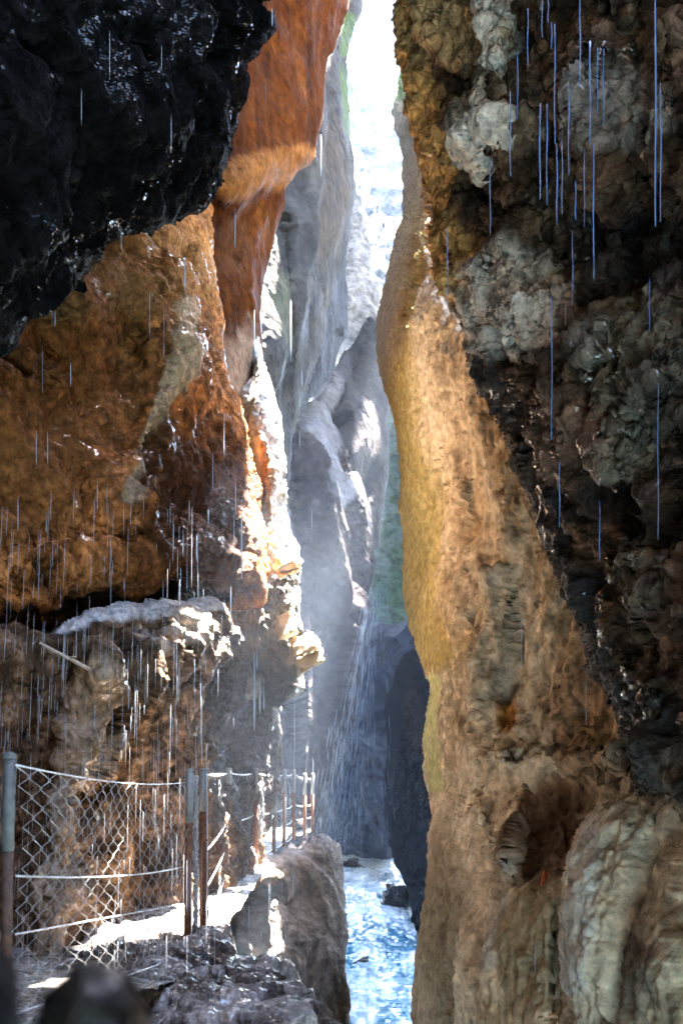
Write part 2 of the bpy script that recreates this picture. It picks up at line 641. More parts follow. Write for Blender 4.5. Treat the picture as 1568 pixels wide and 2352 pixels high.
# ---- left orange wall under the overhang
B = [(-700, 400), (200, 400), (470, 420), (489, 470), (495, 550), (500, 620), (503, 700), (509, 784), (520, 850), (528, 880), (545, 905), (560, 960), (570, 1000),
     (583, 1050), (588, 1080), (604, 1110), (603, 1150), (610, 1200), (618, 1250), (620, 1310), (615, 1360), (603, 1385), (570, 1394), (530, 1398),
     (450, 1396), (420, 1406), (340, 1416), (250, 1432), (150, 1450), (60, 1462), (-20, 1455), (-700, 1480)]
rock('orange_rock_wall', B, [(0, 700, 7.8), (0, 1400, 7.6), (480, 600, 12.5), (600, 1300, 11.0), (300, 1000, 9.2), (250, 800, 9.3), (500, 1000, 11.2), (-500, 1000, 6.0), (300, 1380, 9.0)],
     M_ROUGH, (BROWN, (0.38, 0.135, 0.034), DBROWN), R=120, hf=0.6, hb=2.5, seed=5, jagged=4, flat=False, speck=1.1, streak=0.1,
     feats=[('line', [(440, 660), (425, 760), (395, 890), (360, 960), (330, 1060), (280, 1160)], 64, 0.5), ('blob', 280, 800, 70, 190, -0.7),
            ('blob', 330, 680, 50, 60, 0.5), ('line', [(180, 800), (150, 1000), (190, 1200)], 40, -0.2), ('blob', 470, 1150, 110, 200, -0.5),
            ('line', [(50, 1330), (300, 1290), (480, 1280)], 30, 0.35), ('line', [(150, 1390), (560, 1350)], 25, -0.4)],
     disp=[('fbm', 0.5, 0.25), ('crag', 0.9, 0.28), ('crag', 2.2, 0.10, (1, 1, 0.8)), ('pits', 6.0, 0.07, (1, 1, 0.9), 0.5, 0.5), ('crag', 5.5, 0.04, (1, 1, 1), 0.7, 0.6), ('fbm', 9.0, 0.04), ('crag', 15.0, 0.018), ('fbm', 26.0, 0.010)],
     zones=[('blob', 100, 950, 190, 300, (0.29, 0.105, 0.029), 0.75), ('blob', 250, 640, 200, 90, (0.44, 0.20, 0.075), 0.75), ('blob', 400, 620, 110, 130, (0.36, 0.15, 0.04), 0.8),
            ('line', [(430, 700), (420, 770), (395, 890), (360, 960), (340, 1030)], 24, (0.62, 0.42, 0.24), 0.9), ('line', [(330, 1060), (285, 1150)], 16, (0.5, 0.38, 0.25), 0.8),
            ('blob', 450, 1200, 170, 220, (0.06, 0.021, 0.007), 0.95), ('blob', 300, 1380, 330, 45, (0.03, 0.02, 0.015), 0.9)],  # dark band along the foot paints in the shade of the undercut
     label='rough orange brown rock wall below the black overhang', cat='rock wall')

# ---- smooth orange wall behind
C = [(300, -700), (820, -700), (808, -20), (800, 25), (788, 58), (775, 100), (757, 130), (748, 165), (745, 212), (740, 265), (729, 312), (722, 360), (711, 379), (690, 389),
     (672, 412), (659, 430), (655, 470), (645, 505), (632, 537), (620, 580), (610, 622), (603, 650), (598, 690), (594, 720), (600, 800), (600, 900), (590, 1000), (560, 1020), (440, 980), (300, 700)]
rock('smooth_orange_cliff', C, [(500, 0, 13.5), (780, 0, 17.0), (700, 300, 15.5), (600, 420, 14.4), (560, 700, 14.2), (550, 900, 13.8), (620, 550, 15.2), (350, 500, 13)],
     M_SMOOTH, (ORANGE, RUST, (0.085, 0.024, 0.003)), R=110, hf=0.8, hb=3.0, seed=9, jagged=2, streak=0.5,
     feats=[('line', [(520, 430), (600, 400), (700, 360)], 40, 0.3), ('line', [(530, 590), (570, 500), (640, 440)], 26, -0.4)],
     disp=[('fbm', 0.5, 0.2), ('fbm', 1.8, 0.12, (1, 1, 0.25)), ('facet', 3.2, 0.06, (1, 1, 1), 0.35, 0.3), ('fbm', 9.0, 0.03, (1, 1, 0.6))],
     zones=[('line', [(530, 420), (700, 370)], 45, (0.20, 0.075, 0.018), 0.6), ('blob', 555, 870, 60, 130, (0.20, 0.12, 0.07), 0.85), ('blob', 530, 560, 40, 90, (0.06, 0.02, 0.006), 0.7)],
     label='smooth orange cliff face with dark vertical streaks beside the bright slot', cat='cliff')

# ---- sunlit rib running down the edge of the left wall
W = [(562, 706), (592, 704), (600, 745), (600, 800), (614, 850), (629, 900), (641, 950), (648, 1000), (653, 1080), (657, 1180), (664, 1225), (678, 1262), (690, 1330), (692, 1400),
     (700, 1480), (700, 1580), (640, 1620), (560, 1600), (560, 1300), (590, 1200), (585, 1080), (560, 1000), (545, 930), (560, 890), (582, 860), (566, 790), (545, 742)]
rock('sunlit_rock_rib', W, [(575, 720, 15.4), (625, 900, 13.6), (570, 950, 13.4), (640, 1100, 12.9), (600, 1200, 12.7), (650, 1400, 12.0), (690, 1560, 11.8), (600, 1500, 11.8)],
     M_ROUGH, (PALE, LGREY, (0.45, 0.36, 0.24)), R=40, hf=0.35, hb=1.2, g=2.4, seed=12, jagged=4,  # pale colour puts the sun's glare into the rock
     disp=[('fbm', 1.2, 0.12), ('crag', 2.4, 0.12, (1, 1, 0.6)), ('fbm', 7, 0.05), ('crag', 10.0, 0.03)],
     zones=[('blob', 612, 1080, 18, 90, (0.28, 0.15, 0.06), 0.9), ('blob', 640, 1480, 70, 190, (0.045, 0.04, 0.036), 0.95), ('line', [(655, 1240), (655, 1400)], 16, (0.05, 0.045, 0.04), 0.8)],  # dark lower zones paint in shade where the sunlit edge ends
     label='wet rock rib coloured pale like the sun glaring on it at the edge of the orange wall', cat='rock rib')

# ---- lower left wall under the bright ledge
Kp = [(-700, 1440), (-20, 1436), (60, 1440), (115, 1444), (155, 1424), (250, 1404), (340, 1392), (420, 1380), (480, 1374), (530, 1384), (560, 1402), (600, 1392), (618, 1420), (625, 1500), (640, 1600),
      (650, 1800), (600, 2000), (500, 2100), (440, 2350), (300, 2500), (-700, 2600)]
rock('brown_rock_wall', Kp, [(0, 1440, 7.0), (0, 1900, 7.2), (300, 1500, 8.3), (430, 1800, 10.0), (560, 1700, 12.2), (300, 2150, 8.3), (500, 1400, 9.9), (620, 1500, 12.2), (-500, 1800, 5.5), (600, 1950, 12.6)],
     M_ROUGH, ((0.105, 0.055, 0.028), (0.20, 0.125, 0.072), (0.035, 0.018, 0.009)), R=95, hf=0.5, hb=1.8, seed=14, jagged=4, flat=False, speck=1.1, streak=0.35,
     feats=[('line', [(230, 1520), (200, 1700), (150, 1900), (130, 2200)], 55, 0.55), ('blob', 320, 1980, 90, 170, -1.0), ('line', [(260, 1560), (420, 1520), (540, 1480)], 40, 0.35),
            ('line', [(400, 1560), (530, 1530)], 30, -0.35), ('blob', 430, 1440, 70, 45, 0.45), ('line', [(130, 1425), (520, 1390)], 14, 0.3), ('blob', 330, 1480, 60, 50, -0.2)],
     disp=[('fbm', 0.6, 0.2), ('crag', 1.0, 0.22, (1, 1, 0.8)), ('crag', 2.6, 0.12, (1, 1, 0.7)), ('fbm', 5.0, 0.06), ('crag', 7.5, 0.04), ('crag', 17.0, 0.016), ('fbm', 26.0, 0.010)],
     zones=[('line', [(130, 1432), (250, 1412), (420, 1392), (500, 1388)], 17, (0.75, 0.72, 0.70), 0.95), ('blob', 430, 1432, 65, 34, (0.42, 0.34, 0.27), 0.9), ('blob', 320, 1480, 45, 45, (0.55, 0.48, 0.42), 0.8),  # whitish line along the ledge paints in light caught by its bevel
            ('line', [(220, 1560), (205, 1700), (160, 1880), (120, 2180)], 42, (0.50, 0.36, 0.24), 0.75), ('blob', 560, 1680, 100, 260, (0.13, 0.12, 0.125), 0.9)],
     label='brown dripping rock wall with a pale ledge behind the wire fence', cat='rock wall')

# ---- right wall: ochre smooth flank turning into grey pocketed rock
H = [(1250, 850), (1100, 640), (1060, 400), (1010, 140), (945, 90), (932, 110), (915, 165), (912, 200), (902, 235), (899, 262), (905, 290), (918, 320), (924, 380), (927, 450), (925, 500), (905, 560), (897, 600), (880, 660),
     (868, 705), (862, 760), (860, 800), (866, 850), (880, 900), (893, 945), (908, 990), (913, 1060), (916, 1150), (919, 1240), (922, 1320), (926, 1390), (936, 1440), (955, 1490), (978, 1540),
     (992, 1570), (982, 1640), (974, 1700), (972, 1780), (985, 1830), (993, 1880), (988, 1950), (980, 2030), (972, 2100), (960, 2170), (948, 2230), (944, 2300), (948, 2420), (960, 2900),
     (2300, 2900), (2300, 1300), (1600, 1100)]
rock('ochre_rock_wall', H, [(930, 270, 20.0), (900, 700, 18.0), (880, 850, 17.5), (960, 1000, 14.5), (960, 1400, 14.0), (1000, 1800, 12.0), (970, 2300, 10.5), (1000, 700, 13.5), (1200, 1200, 9.8),
                            (1400, 1600, 8.2), (1300, 2100, 6.7), (1560, 2340, 5.2), (1100, 2300, 8.2), (1080, 1500, 10.6), (1080, 1900, 9.4), (1560, 1950, 5.8), (1900, 1500, 5.0), (1200, 500, 13.0)],
     M_SMOOTH, ((0.34, 0.23, 0.13), (0.46, 0.36, 0.25), (0.20, 0.125, 0.065)), R=110, hf=0.9, hb=4.0, g=2.7, seed=21, jagged=3, streak=0.32,
     feats=[('line', [(1000, 750), (1000, 1000), (1010, 1200), (1030, 1400), (1070, 1560), (1120, 1700), (1160, 1800)], 48, 0.47), ('line', [(960, 950), (965, 1300), (1000, 1500), (1030, 1700), (1040, 1900)], 41, -0.30),
            ('line', [(1180, 1790), (1250, 1815), (1330, 1825), (1440, 1800)], 54, -0.72), ('line', [(1120, 1730), (1200, 1770), (1300, 1785), (1420, 1760)], 35, 0.42),
            ('line', [(1110, 2352), (1112, 2150), (1130, 1980), (1170, 1880)], 41, 0.47), ('line', [(1080, 2352), (1085, 2150), (1100, 2000), (1150, 1850)], 35, -0.38),
            ('blob', 1360, 2030, 70, 150, 0.2), ('line', [(1318, 1900), (1312, 2100), (1310, 2352)], 25, -0.34), ('blob', 1250, 1930, 70, 100, -0.35), ('blob', 1425, 1900, 60, 60, 0.25),
            ('line', [(1440, 2352), (1480, 2150), (1568, 1960)], 41, -0.30), ('blob', 1150, 1630, 28, 45, 0.15), ('blob', 1160, 1640, 60, 80, -0.2), ('line', [(1180, 1680), (1260, 1740), (1400, 1730)], 32, 0.26),
            ('line', [(1100, 1000), (1140, 1200), (1170, 1400)], 96, 0.17), ('line', [(1000, 1900), (1010, 2100), (1060, 2352)], 35, -0.26), ('line', [(930, 1088), (1010, 1100)], 9, -0.15), ('blob', 920, 265, 24, 40, 0.8)],
     disp=[('fbm', 0.5, 0.18), ('crag', 0.8, 0.22, (1, 1, 0.4), 0.3, 0.7), ('crag', 2.0, 0.12, (1, 1, 0.45), 0.4, 0.6), ('pits', 6.0, 0.08, (1, 1, 0.5), 0.45, 0.3), ('crag', 5.0, 0.05, (1, 1, 0.5), 0.5, 0.6), ('ridge', 5.0, 0.04, (1, 1, 0.3)), ('fbm', 9.0, 0.04, (1, 1, 0.5)), ('crag', 14.0, 0.018, (1, 1, 0.7)), ('fbm', 26.0, 0.010)], speck=0.95,
     zones=[('blob', 1280, 2080, 380, 420, (0.78, 0.64, 0.47), 0.75), ('line', [(1010, 700), (1060, 1100), (1130, 1500), (1200, 1750)], 80, (0.52, 0.42, 0.30), 0.7), ('line', [(930, 400), (905, 700), (915, 900), (945, 1150), (955, 1380), (990, 1500)], 58, (0.29, 0.20, 0.06), 0.85), ('line', [(930, 330), (935, 450), (915, 600)], 40, (0.27, 0.20, 0.06), 0.8), ('blob', 925, 195, 40, 62, (0.13, 0.26, 0.015), 0.95), ('blob', 925, 270, 26, 38, (0.46, 0.40, 0.26), 0.9),
            ('blob', 945, 340, 25, 60, (0.28, 0.25, 0.05), 0.6), ('line', [(1000, 1570), (995, 1700), (1005, 1800)], 26, (0.44, 0.42, 0.18), 0.8), ('blob', 1155, 1635, 26, 45, (0.36, 0.16, 0.03), 0.95),
            ('line', [(1010, 760), (1020, 1000), (1060, 1200)], 60, (0.46, 0.33, 0.20), 0.6), ('blob', 1260, 1920, 90, 110, (0.16, 0.085, 0.05), 0.9), ('line', [(1390, 1920), (1370, 2100), (1350, 2250)], 34, (0.68, 0.66, 0.63), 0.65),
            ('line', [(1150, 2000), (1130, 2200)], 32, (0.48, 0.45, 0.43), 0.6), ('blob', 1230, 2180, 70, 160, (0.24, 0.18, 0.09), 0.6), ('blob', 1330, 1640, 80, 160, (0.33, 0.19, 0.10), 0.7),
            ('blob', 1020, 2150, 60, 240, (0.24, 0.17, 0.10), 0.7), ('blob', 1520, 2250, 60, 110, (0.14, 0.10, 0.08), 0.8), ('line', [(1300, 1200), (1180, 1100), (1150, 960)], 45, (0.30, 0.20, 0.11), 0.7)],
     label='tall ochre and grey rock wall with vertical folds right of the river', cat='rock wall')

# ---- near dark rough rock, upper right
J = [(905, -700), (2300, -700), (2300, 2300), (1800, 2050), (1568, 1905), (1545, 1870), (1530, 1850), (1500, 1842), (1478, 1838), (1462, 1830), (1450, 1790), (1440, 1740), (1434, 1690), (1425, 1660), (1398, 1612),
     (1382, 1580), (1360, 1540), (1352, 1500), (1340, 1450), (1320, 1400), (1300, 1375), (1285, 1330), (1272, 1285), (1255, 1240), (1240, 1205), (1215, 1150), (1200, 1105), (1180, 1050), (1165, 1005), (1150, 960), (1130, 922),
     (1100, 912), (1085, 880), (1075, 842), (1062, 800), (1062, 770), (1045, 735), (1030, 712), (1000, 685), (985, 645), (972, 590), (966, 545), (962, 490), (955, 440), (958, 400), (950, 330), (948, 290), (935, 250), (928, 200), (915, 170), (912, 140), (905, 105), (908, 50)]
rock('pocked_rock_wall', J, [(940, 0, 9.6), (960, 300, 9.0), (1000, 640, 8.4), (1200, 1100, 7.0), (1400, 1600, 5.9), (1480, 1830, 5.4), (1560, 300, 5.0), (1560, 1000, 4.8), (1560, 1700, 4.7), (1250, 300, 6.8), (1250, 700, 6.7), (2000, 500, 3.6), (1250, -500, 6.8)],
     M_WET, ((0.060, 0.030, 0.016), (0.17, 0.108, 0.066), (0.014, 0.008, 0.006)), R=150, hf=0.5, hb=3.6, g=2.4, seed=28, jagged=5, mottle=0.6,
     feats=[('blob', 1130, 430, 75, 50, -0.9), ('blob', 1400, 520, 160, 90, -0.5), ('line', [(1130, 0), (1120, 200), (1140, 300)], 26, 0.35), ('line', [(1180, 760), (1320, 900), (1450, 1150)], 70, 0.25),
            ('blob', 1400, 1180, 130, 70, -0.55), ('line', [(1300, 420), (1568, 560)], 50, -0.3), ('blob', 1180, 680, 110, 100, 0.35), ('line', [(1130, 900), (1220, 1080), (1300, 1280)], 30, -0.25),
            ('blob', 1470, 1560, 60, 120, -0.4), ('blob', 1480, 880, 90, 160, 0.3)],
     disp=[('fbm', 0.7, 0.2), ('crag', 0.8, 0.30, (1, 1, 0.8)), ('crag', 1.9, 0.20, (1, 1, 0.8)), ('crag', 4.2, 0.11), ('pits', 5.0, 0.20, (1, 1, 0.9), 0.7, 0.2), ('pits', 9.0, 0.10, (1, 1, 0.9), 0.9, 0.4), ('crag', 9.0, 0.05), ('fbm', 18.0, 0.02), ('fbm', 24.0, 0.014)], flat=False, speck=1.4,
     zones=[('line', [(925, 0), (960, 250), (985, 500), (1010, 640)], 66, (0.70, 0.39, 0.13), 0.9), ('line', [(1130, 0), (1125, 150), (1120, 350)], 40, (0.85, 0.74, 0.60), 0.9), ('blob', 1050, 80, 80, 90, (0.58, 0.37, 0.17), 0.85),  # orange rim, white strip and next pale blob: highlights put into the colour
            ('blob', 1180, 700, 130, 130, (0.75, 0.65, 0.54), 0.8), ('blob', 1480, 850, 110, 230, (0.17, 0.15, 0.11), 0.9), ('blob', 1450, 250, 110, 90, (0.32, 0.27, 0.23), 0.6), ('blob', 1470, 560, 170, 120, (0.03, 0.027, 0.027), 0.9), ('blob', 1540, 1150, 60, 300, (0.03, 0.025, 0.02), 0.8),  # near-black blobs put shadow into the right edge and bottom
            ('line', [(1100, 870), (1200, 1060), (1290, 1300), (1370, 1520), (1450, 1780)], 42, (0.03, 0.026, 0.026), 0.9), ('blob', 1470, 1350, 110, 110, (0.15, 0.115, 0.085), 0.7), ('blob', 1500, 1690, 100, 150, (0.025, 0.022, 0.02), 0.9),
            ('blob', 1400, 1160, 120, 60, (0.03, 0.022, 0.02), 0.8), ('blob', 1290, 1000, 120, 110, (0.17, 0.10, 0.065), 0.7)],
     label='dark pocked dripping rock wall hanging over the upper right', cat='rock wall')

# ---- grey wall in the slot
Dp = [(300, -700), (850, -700), (828, -30), (822, 28), (806, 62), (797, 120), (798, 230), (801, 300), (810, 388), (818, 430), (807, 480), (800, 530), (789, 568), (783, 602), (772, 640), (757, 700), (750, 760),
      (731, 830), (712, 900), (690, 960), (669, 1020), (663, 1150), (668, 1300), (640, 1500), (500, 1500), (400, 700)]
rock('grey_cliff', Dp, [(700, 0, 24.0), (800, 200, 26.0), (800, 430, 25.0), (640, 500, 20.0), (760, 700, 24.0), (640, 800, 19.0), (680, 980, 22.0), (640, 1300, 18.0), (450, 500, 17)],
     M_FAR, ((0.045, 0.042, 0.043), (0.075, 0.06, 0.046), (0.016, 0.017, 0.02)), R=70, hf=0.8, hb=3.5, g=2.6, seed=33, jagged=3, streak=0.3,
     feats=[('line', [(650, 520), (660, 700), (668, 960)], 22, -1.0), ('blob', 760, 600, 30, 60, -0.8), ('line', [(690, 420), (700, 700)], 40, 0.5)],
     disp=[('crag', 0.28, 0.9, (1, 1, 0.35)), ('fbm', 0.9, 0.10, (1, 1, 0.25)), ('crag', 1.2, 0.18, (1, 1, 0.6), 0.2, 0.5), ('fbm', 4.0, 0.06)],
     zones=[('blob', 785, 240, 22, 90, (0.08, 0.13, 0.02), 0.8), ('line', [(800, 40), (792, 120)], 12, (0.08, 0.13, 0.02), 0.8), ('blob', 755, 600, 40, 70, (0.04, 0.036, 0.032), 0.8), ('blob', 640, 720, 35, 90, (0.11, 0.11, 0.045), 0.5), ('blob', 740, 440, 45, 160, (0.12, 0.085, 0.06), 0.6)],
     label='grey streaked cliff with mossy edge left of the bright slot', cat='cliff')

D2 = [(792, 555), (800, 600), (804, 680), (804, 775), (782, 800), (769, 850), (757, 871), (740, 890), (706, 920), (682, 970), (664, 1040), (560, 1040), (640, 640)]
rock('blue_grey_cliff', D2, [(790, 600, 30), (800, 750, 31), (700, 900, 27), (650, 1000, 25), (660, 700, 26)], M_FAR, ((0.045, 0.05, 0.068), (0.055, 0.053, 0.056), (0.03, 0.034, 0.045)), R=50, hf=0.8, hb=3, g=2.6, seed=36, jagged=3, streak=0.2,
     disp=[('crag', 0.3, 0.7, (1, 1, 0.4)), ('fbm', 1.0, 0.1, (1, 1, 0.3)), ('fbm', 4.0, 0.06)], label='blue grey cliff leaning over the pale cliff in the slot', cat='cliff')

F2 = [(812, 430), (832, 470), (850, 560), (862, 640), (880, 720), (884, 800), (700, 860), (760, 640), (790, 540)]
rock('flecked_cliff', F2, [(820, 450, 52), (860, 720, 44), (780, 700, 44), (800, 560, 48)], M_FAR, (LGREY, PALE, GREY), R=40, hf=1.2, hb=4, g=2.4, seed=38, jagged=5, streak=0.3,
     disp=[('fbm', 0.3, 0.4), ('crag', 0.7, 0.8, (1, 1, 0.5)), ('crag', 2.0, 0.25), ('fbm', 4.0, 0.1)], label='pale cliff flecked with bright ledges at the foot of the sky gap', cat='cliff')

Ep = [(758, 868), (780, 815), (790, 797), (812, 786), (850, 735), (880, 730), (900, 900), (898, 960), (895, 1080), (884, 1180), (872, 1250), (850, 1285), (836, 1350), (826, 1420), (819, 1470), (800, 1560), (782, 1650), (760, 1740),
      (745, 1830), (745, 1960), (760, 2300), (500, 2300), (560, 1000), (680, 955), (704, 920)]
rock('shaded_cliff', Ep, [(700, 950, 31.0), (840, 800, 38.0), (890, 1000, 36.0), (870, 1240, 35.0), (680, 1300, 28.0), (760, 1400, 30.0), (740, 1800, 26.0), (600, 1700, 22.0)],
     M_FAR, ((0.030, 0.026, 0.031), (0.056, 0.044, 0.042), (0.011, 0.0105, 0.016)), R=60, hf=1.0, hb=4.5, g=2.6, seed=41, jagged=3, streak=0.35,
     feats=[('line', [(870, 1080), (810, 1180), (760, 1300), (720, 1450)], 20, -0.9), ('blob', 720, 980, 40, 90, 1.2), ('line', [(830, 1350), (790, 1500), (770, 1640)], 26, -1.0)],
     disp=[('crag', 0.2, 1.9, (1, 1, 0.35)), ('crag', 0.5, 0.5, (1, 1, 0.4)), ('fbm', 0.8, 0.12, (1, 1, 0.25)), ('crag', 1.4, 0.16, (1, 1, 0.6), 0.2, 0.6), ('fbm', 4.0, 0.05)],
     speck=0.6, zones=[('line', [(755, 890), (735, 950), (710, 1030), (690, 1150)], 40, (0.26, 0.24, 0.25), 0.7), ('line', [(870, 1080), (810, 1180), (760, 1300)], 12, (0.02, 0.02, 0.03), 0.7)],  # pale line colours in the sunlit part at upper left
     label='tall grey violet cliff in the middle of the gorge with light shafts across it', cat='cliff')

Gp = [(880, 900), (960, 880), (975, 1500), (960, 1620), (800, 1620), (805, 1450), (850, 1250)]
rock('mossy_cliff', Gp, [(900, 1000, 52), (920, 1400, 46), (840, 1420, 46), (930, 1200, 50)], M_FAR, ((0.06, 0.10, 0.085), (0.11, 0.15, 0.145), (0.025, 0.06, 0.018)), R=30, hf=2, hb=5, g=2.6, seed=44, jagged=4,
     disp=[('fbm', 0.25, 0.8), ('facet', 0.8, 0.6), ('fbm', 2.5, 0.2)], zones=[('blob', 915, 1350, 25, 120, (0.04, 0.075, 0.03), 0.6)], label='green tinted mossy cliff glimpsed past the shaded cliff', cat='cliff')

Gb = [(818, 1480), (822, 1450), (850, 1432), (890, 1436), (930, 1425), (1000, 1440), (1000, 1700), (930, 1800), (905, 2000), (700, 2010), (690, 1650)]
rock('blue_boulder_slope', Gb, [(850, 1450, 42), (930, 1450, 39), (820, 1700, 41), (850, 1980, 46), (940, 1800, 40)], M_FAR, ((0.012, 0.015, 0.026), (0.045, 0.052, 0.078), (0.005, 0.006, 0.012)), R=35, hf=2, hb=4, g=2.6, seed=46, jagged=4,
     disp=[('fbm', 0.3, 0.5), ('crag', 0.7, 0.7), ('crag', 1.8, 0.25), ('fbm', 3.5, 0.1)], label='blue grey rubble slope behind the river mouth', cat='slope')

Gd = [(905, 1560), (935, 1500), (970, 1490), (1030, 1560), (1060, 2400), (940, 2500), (950, 2250), (940, 2050), (905, 1980), (885, 1900), (885, 1640)]
rock('cleft_shade_rock', Gd, [(930, 1600, 34), (960, 1900, 30), (900, 1900, 33), (980, 2200, 24)], M_SHADE, ((0.0015, 0.0015, 0.002), (0.007, 0.005, 0.0045), (0.003, 0.003, 0.007)), R=40, hf=2, hb=4, g=2.6, seed=48, jagged=5,
     disp=[('fbm', 0.3, 0.4), ('crag', 0.8, 0.5), ('crag', 2.0, 0.16), ('fbm', 4, 0.06)], zones=[('blob', 955, 1650, 25, 90, (0.03, 0.02, 0.017), 0.7)], label='wet rock coloured black for the shade of the cleft between the ochre wall and the river', cat='rock')  # near-black colour stands in for the deep shade of the cleft

# ---- bastion that carries the far fence
Lp = [(430, 2020), (478, 2008), (520, 1992), (560, 1968), (600, 1962), (640, 1958), (655, 1946), (690, 1946), (715, 1920), (745, 1916), (775, 1940), (788, 1980), (790, 2060), (797, 2150), (795, 2250), (801, 2352), (805, 2700), (300, 2700), (380, 2200)]
rock('rock_bastion', Lp, [(500, 2020, 11.8), (600, 1975, 12.8), (700, 1950, 13.6), (750, 1930, 14.2), (785, 2100, 13.6), (790, 2350, 13.2), (620, 2200, 11.8), (600, 2352, 11.6), (700, 2150, 12.4), (450, 2200, 10.8)],
     M_SMOOTH, ((0.20, 0.18, 0.17), (0.28, 0.25, 0.23), (0.13, 0.11, 0.10)), R=40, hf=0.4, hb=2.2, g=2.5, seed=51, jagged=4, streak=0.3,
     feats=[('line', [(520, 2035), (640, 2010)], 14, 0.5), ('line', [(520, 2062), (650, 2040)], 12, -0.4), ('line', [(690, 1975), (740, 2040), (770, 2130)], 9, 0.10), ('line', [(545, 2120), (560, 2180)], 14, 0.3), ('line', [(485, 2100), (520, 2170)], 14, 0.35)],
     disp=[('fbm', 0.6, 0.15), ('crag', 1.1, 0.25, (1, 1, 0.7)), ('crag', 3.0, 0.07, (1, 1, 0.7)), ('fbm', 6.0, 0.035), ('crag', 13.0, 0.014), ('fbm', 22, 0.010)],
     zones=[('line', [(520, 2040), (640, 2010)], 24, (0.26, 0.17, 0.10), 0.8), ('line', [(690, 1975), (740, 2040), (770, 2130)], 5, (0.34, 0.31, 0.27), 0.6), ('blob', 510, 2050, 40, 40, (0.45, 0.33, 0.2), 0.7), ('blob', 780, 2300, 30, 130, (0.09, 0.06, 0.03), 0.8)],  # thin pale line paints in the sunlit rim
     label='grey rock bastion beside the river carrying the far fence', cat='rock bastion')

# ---- ground: path behind the fence and the rubble in front of it
def sheet(name, xs, ys, zf, mat, colf, disp, seed, label, cat, kind='structure'):
    X, Y = np.meshgrid(xs, ys)
    x, y = X.ravel(), Y.ravel()
    v = np.stack([x, y, zf(x, y)], 1)
    nx, ny = len(xs), len(ys)
    idx = np.arange(nx * ny).reshape(ny, nx)
    q = np.stack([idx[:-1, :-1], idx[:-1, 1:], idx[1:, 1:], idx[1:, :-1]], -1).reshape(-1, 4)
    base = v.copy()
    for kind_, fr, amp in disp:
        if kind_ == 'fbm':
            h = fbm(v, fr, 4, seed)
        elif kind_ == 'facet':
            f1, f2, rn, ti = worley(v * fr, seed)
            h = 0.7 * ti + 0.7 * (rn - 0.5)
        else:
            f1, f2, rn, ti = worley(v * fr, seed)
            h = (np.sqrt(np.clip(1 - f1 * f1 * 1.4, 0, 1)) - 0.5) * (0.4 + rn)
        v = v + vnormals(v, q) * (h * amp)[:, None]
    o = new_mesh(name, v, q, mat, True, None, colf(base))
    return tag(o, label, cat, None, kind)


def sm(a, b, x):
    t = np.clip((x - a) / (b - a), 0, 1)
    return t * t * (3 - 2 * t)


def path_z(x, y):
    z = 0.36 - 0.34 * sm(3.4, 6.9, y) + 0.12 * sm(9, 15, y)
    return z - 0.02 * np.clip(-1.3 - x, 0, 3) * 0 + 0.10 * np.clip(-2.2 - x, 0, 3)


def path_col(b):
    n = fbm(b, 2.0, 4, 91)[:, None]
    m = np.clip(0.5 + n * 1.6, 0, 1)
    return np.array((0.30, 0.27, 0.24)) * m + np.array((0.14, 0.11, 0.09)) * (1 - m)


sheet('path', np.arange(-5.0, -0.93, 0.02), np.arange(2.0, 20.0, 0.03), path_z, M_GRAVEL, path_col, [('fbm', 1.2, 0.05), ('lumps', 9.0, 0.025), ('lumps', 24.0, 0.012)], 61,
      'pale gravel path behind the wire fence', 'path')


def rub_z(x, y):
    edge = -0.28 - 0.12 * np.sin(y * 3.1) - 0.10 * (y - 5.5)
    z = 0.03 + 0.05 * np.sin(x * 4 + y * 2) - 0.10 * (6.4 - y) * sm(-1.2, -0.4, x) * 0
    z = z + 0.22 * np.exp(-((x + 0.92) / 0.16) ** 2 - ((y - 7.0) / 0.4) ** 2)
    z = z - 0.9 * sm(0.0, 0.5, x - edge) - 1.4 * sm(6.9, 7.8, y) * sm(-1.0, -0.75, x)
    return z - 2.6 * sm(0.3, 1.2, x - edge)


def rub_col(b):
    n = fbm(b, 3.0, 4, 95)[:, None]
    m = np.clip(0.45 + n * 2.2, 0, 1)
    return np.array((0.34, 0.30, 0.28)) * m + np.array((0.05, 0.03, 0.02)) * (1 - m)


sheet('rubble_ground', np.arange(-1.9, 0.5, 0.011), np.arange(3.0, 8.3, 0.014), rub_z, M_GRAVEL, rub_col, [('fbm', 1.6, 0.08), ('facet', 5.0, 0.09), ('lumps', 13.0, 0.045), ('lumps', 34.0, 0.016)], 67,
      'wet stony ground at the foot of the near fence', 'ground')

# ---- river
def river_mat():
    m, nt, b = nodes('river_water')
    N, L = nt.nodes.new, nt.links.new
    at = N('ShaderNodeAttribute')
    at.attribute_name = 'Col'
    L(at.outputs['Color'], b.inputs['Base Color'])
    geo = N('ShaderNodeNewGeometry')
    n = N('ShaderNodeTexNoise')
    n.inputs['Scale'].default_value = 6
    n.inputs['Detail'].default_value = 8
    L(geo.outputs['Position'], n.inputs['Vector'])
    bp = N('ShaderNodeBump')
    bp.inputs['Strength'].default_value = 0.5
    bp.inputs['Distance'].default_value = 0.08
    L(n.outputs['Fac'], bp.inputs['Height'])
    L(bp.outputs['Normal'], b.inputs['Normal'])
    b.inputs['Roughness'].default_value = 0.18
    b.inputs['IOR'].default_value = 1.33
    return m


def river_z(x, y):
    return WATER + 0.2 * sm(28, 31, y) + 0.1 * np.sin(y * 1.1 + x) * sm(15, 20, y)


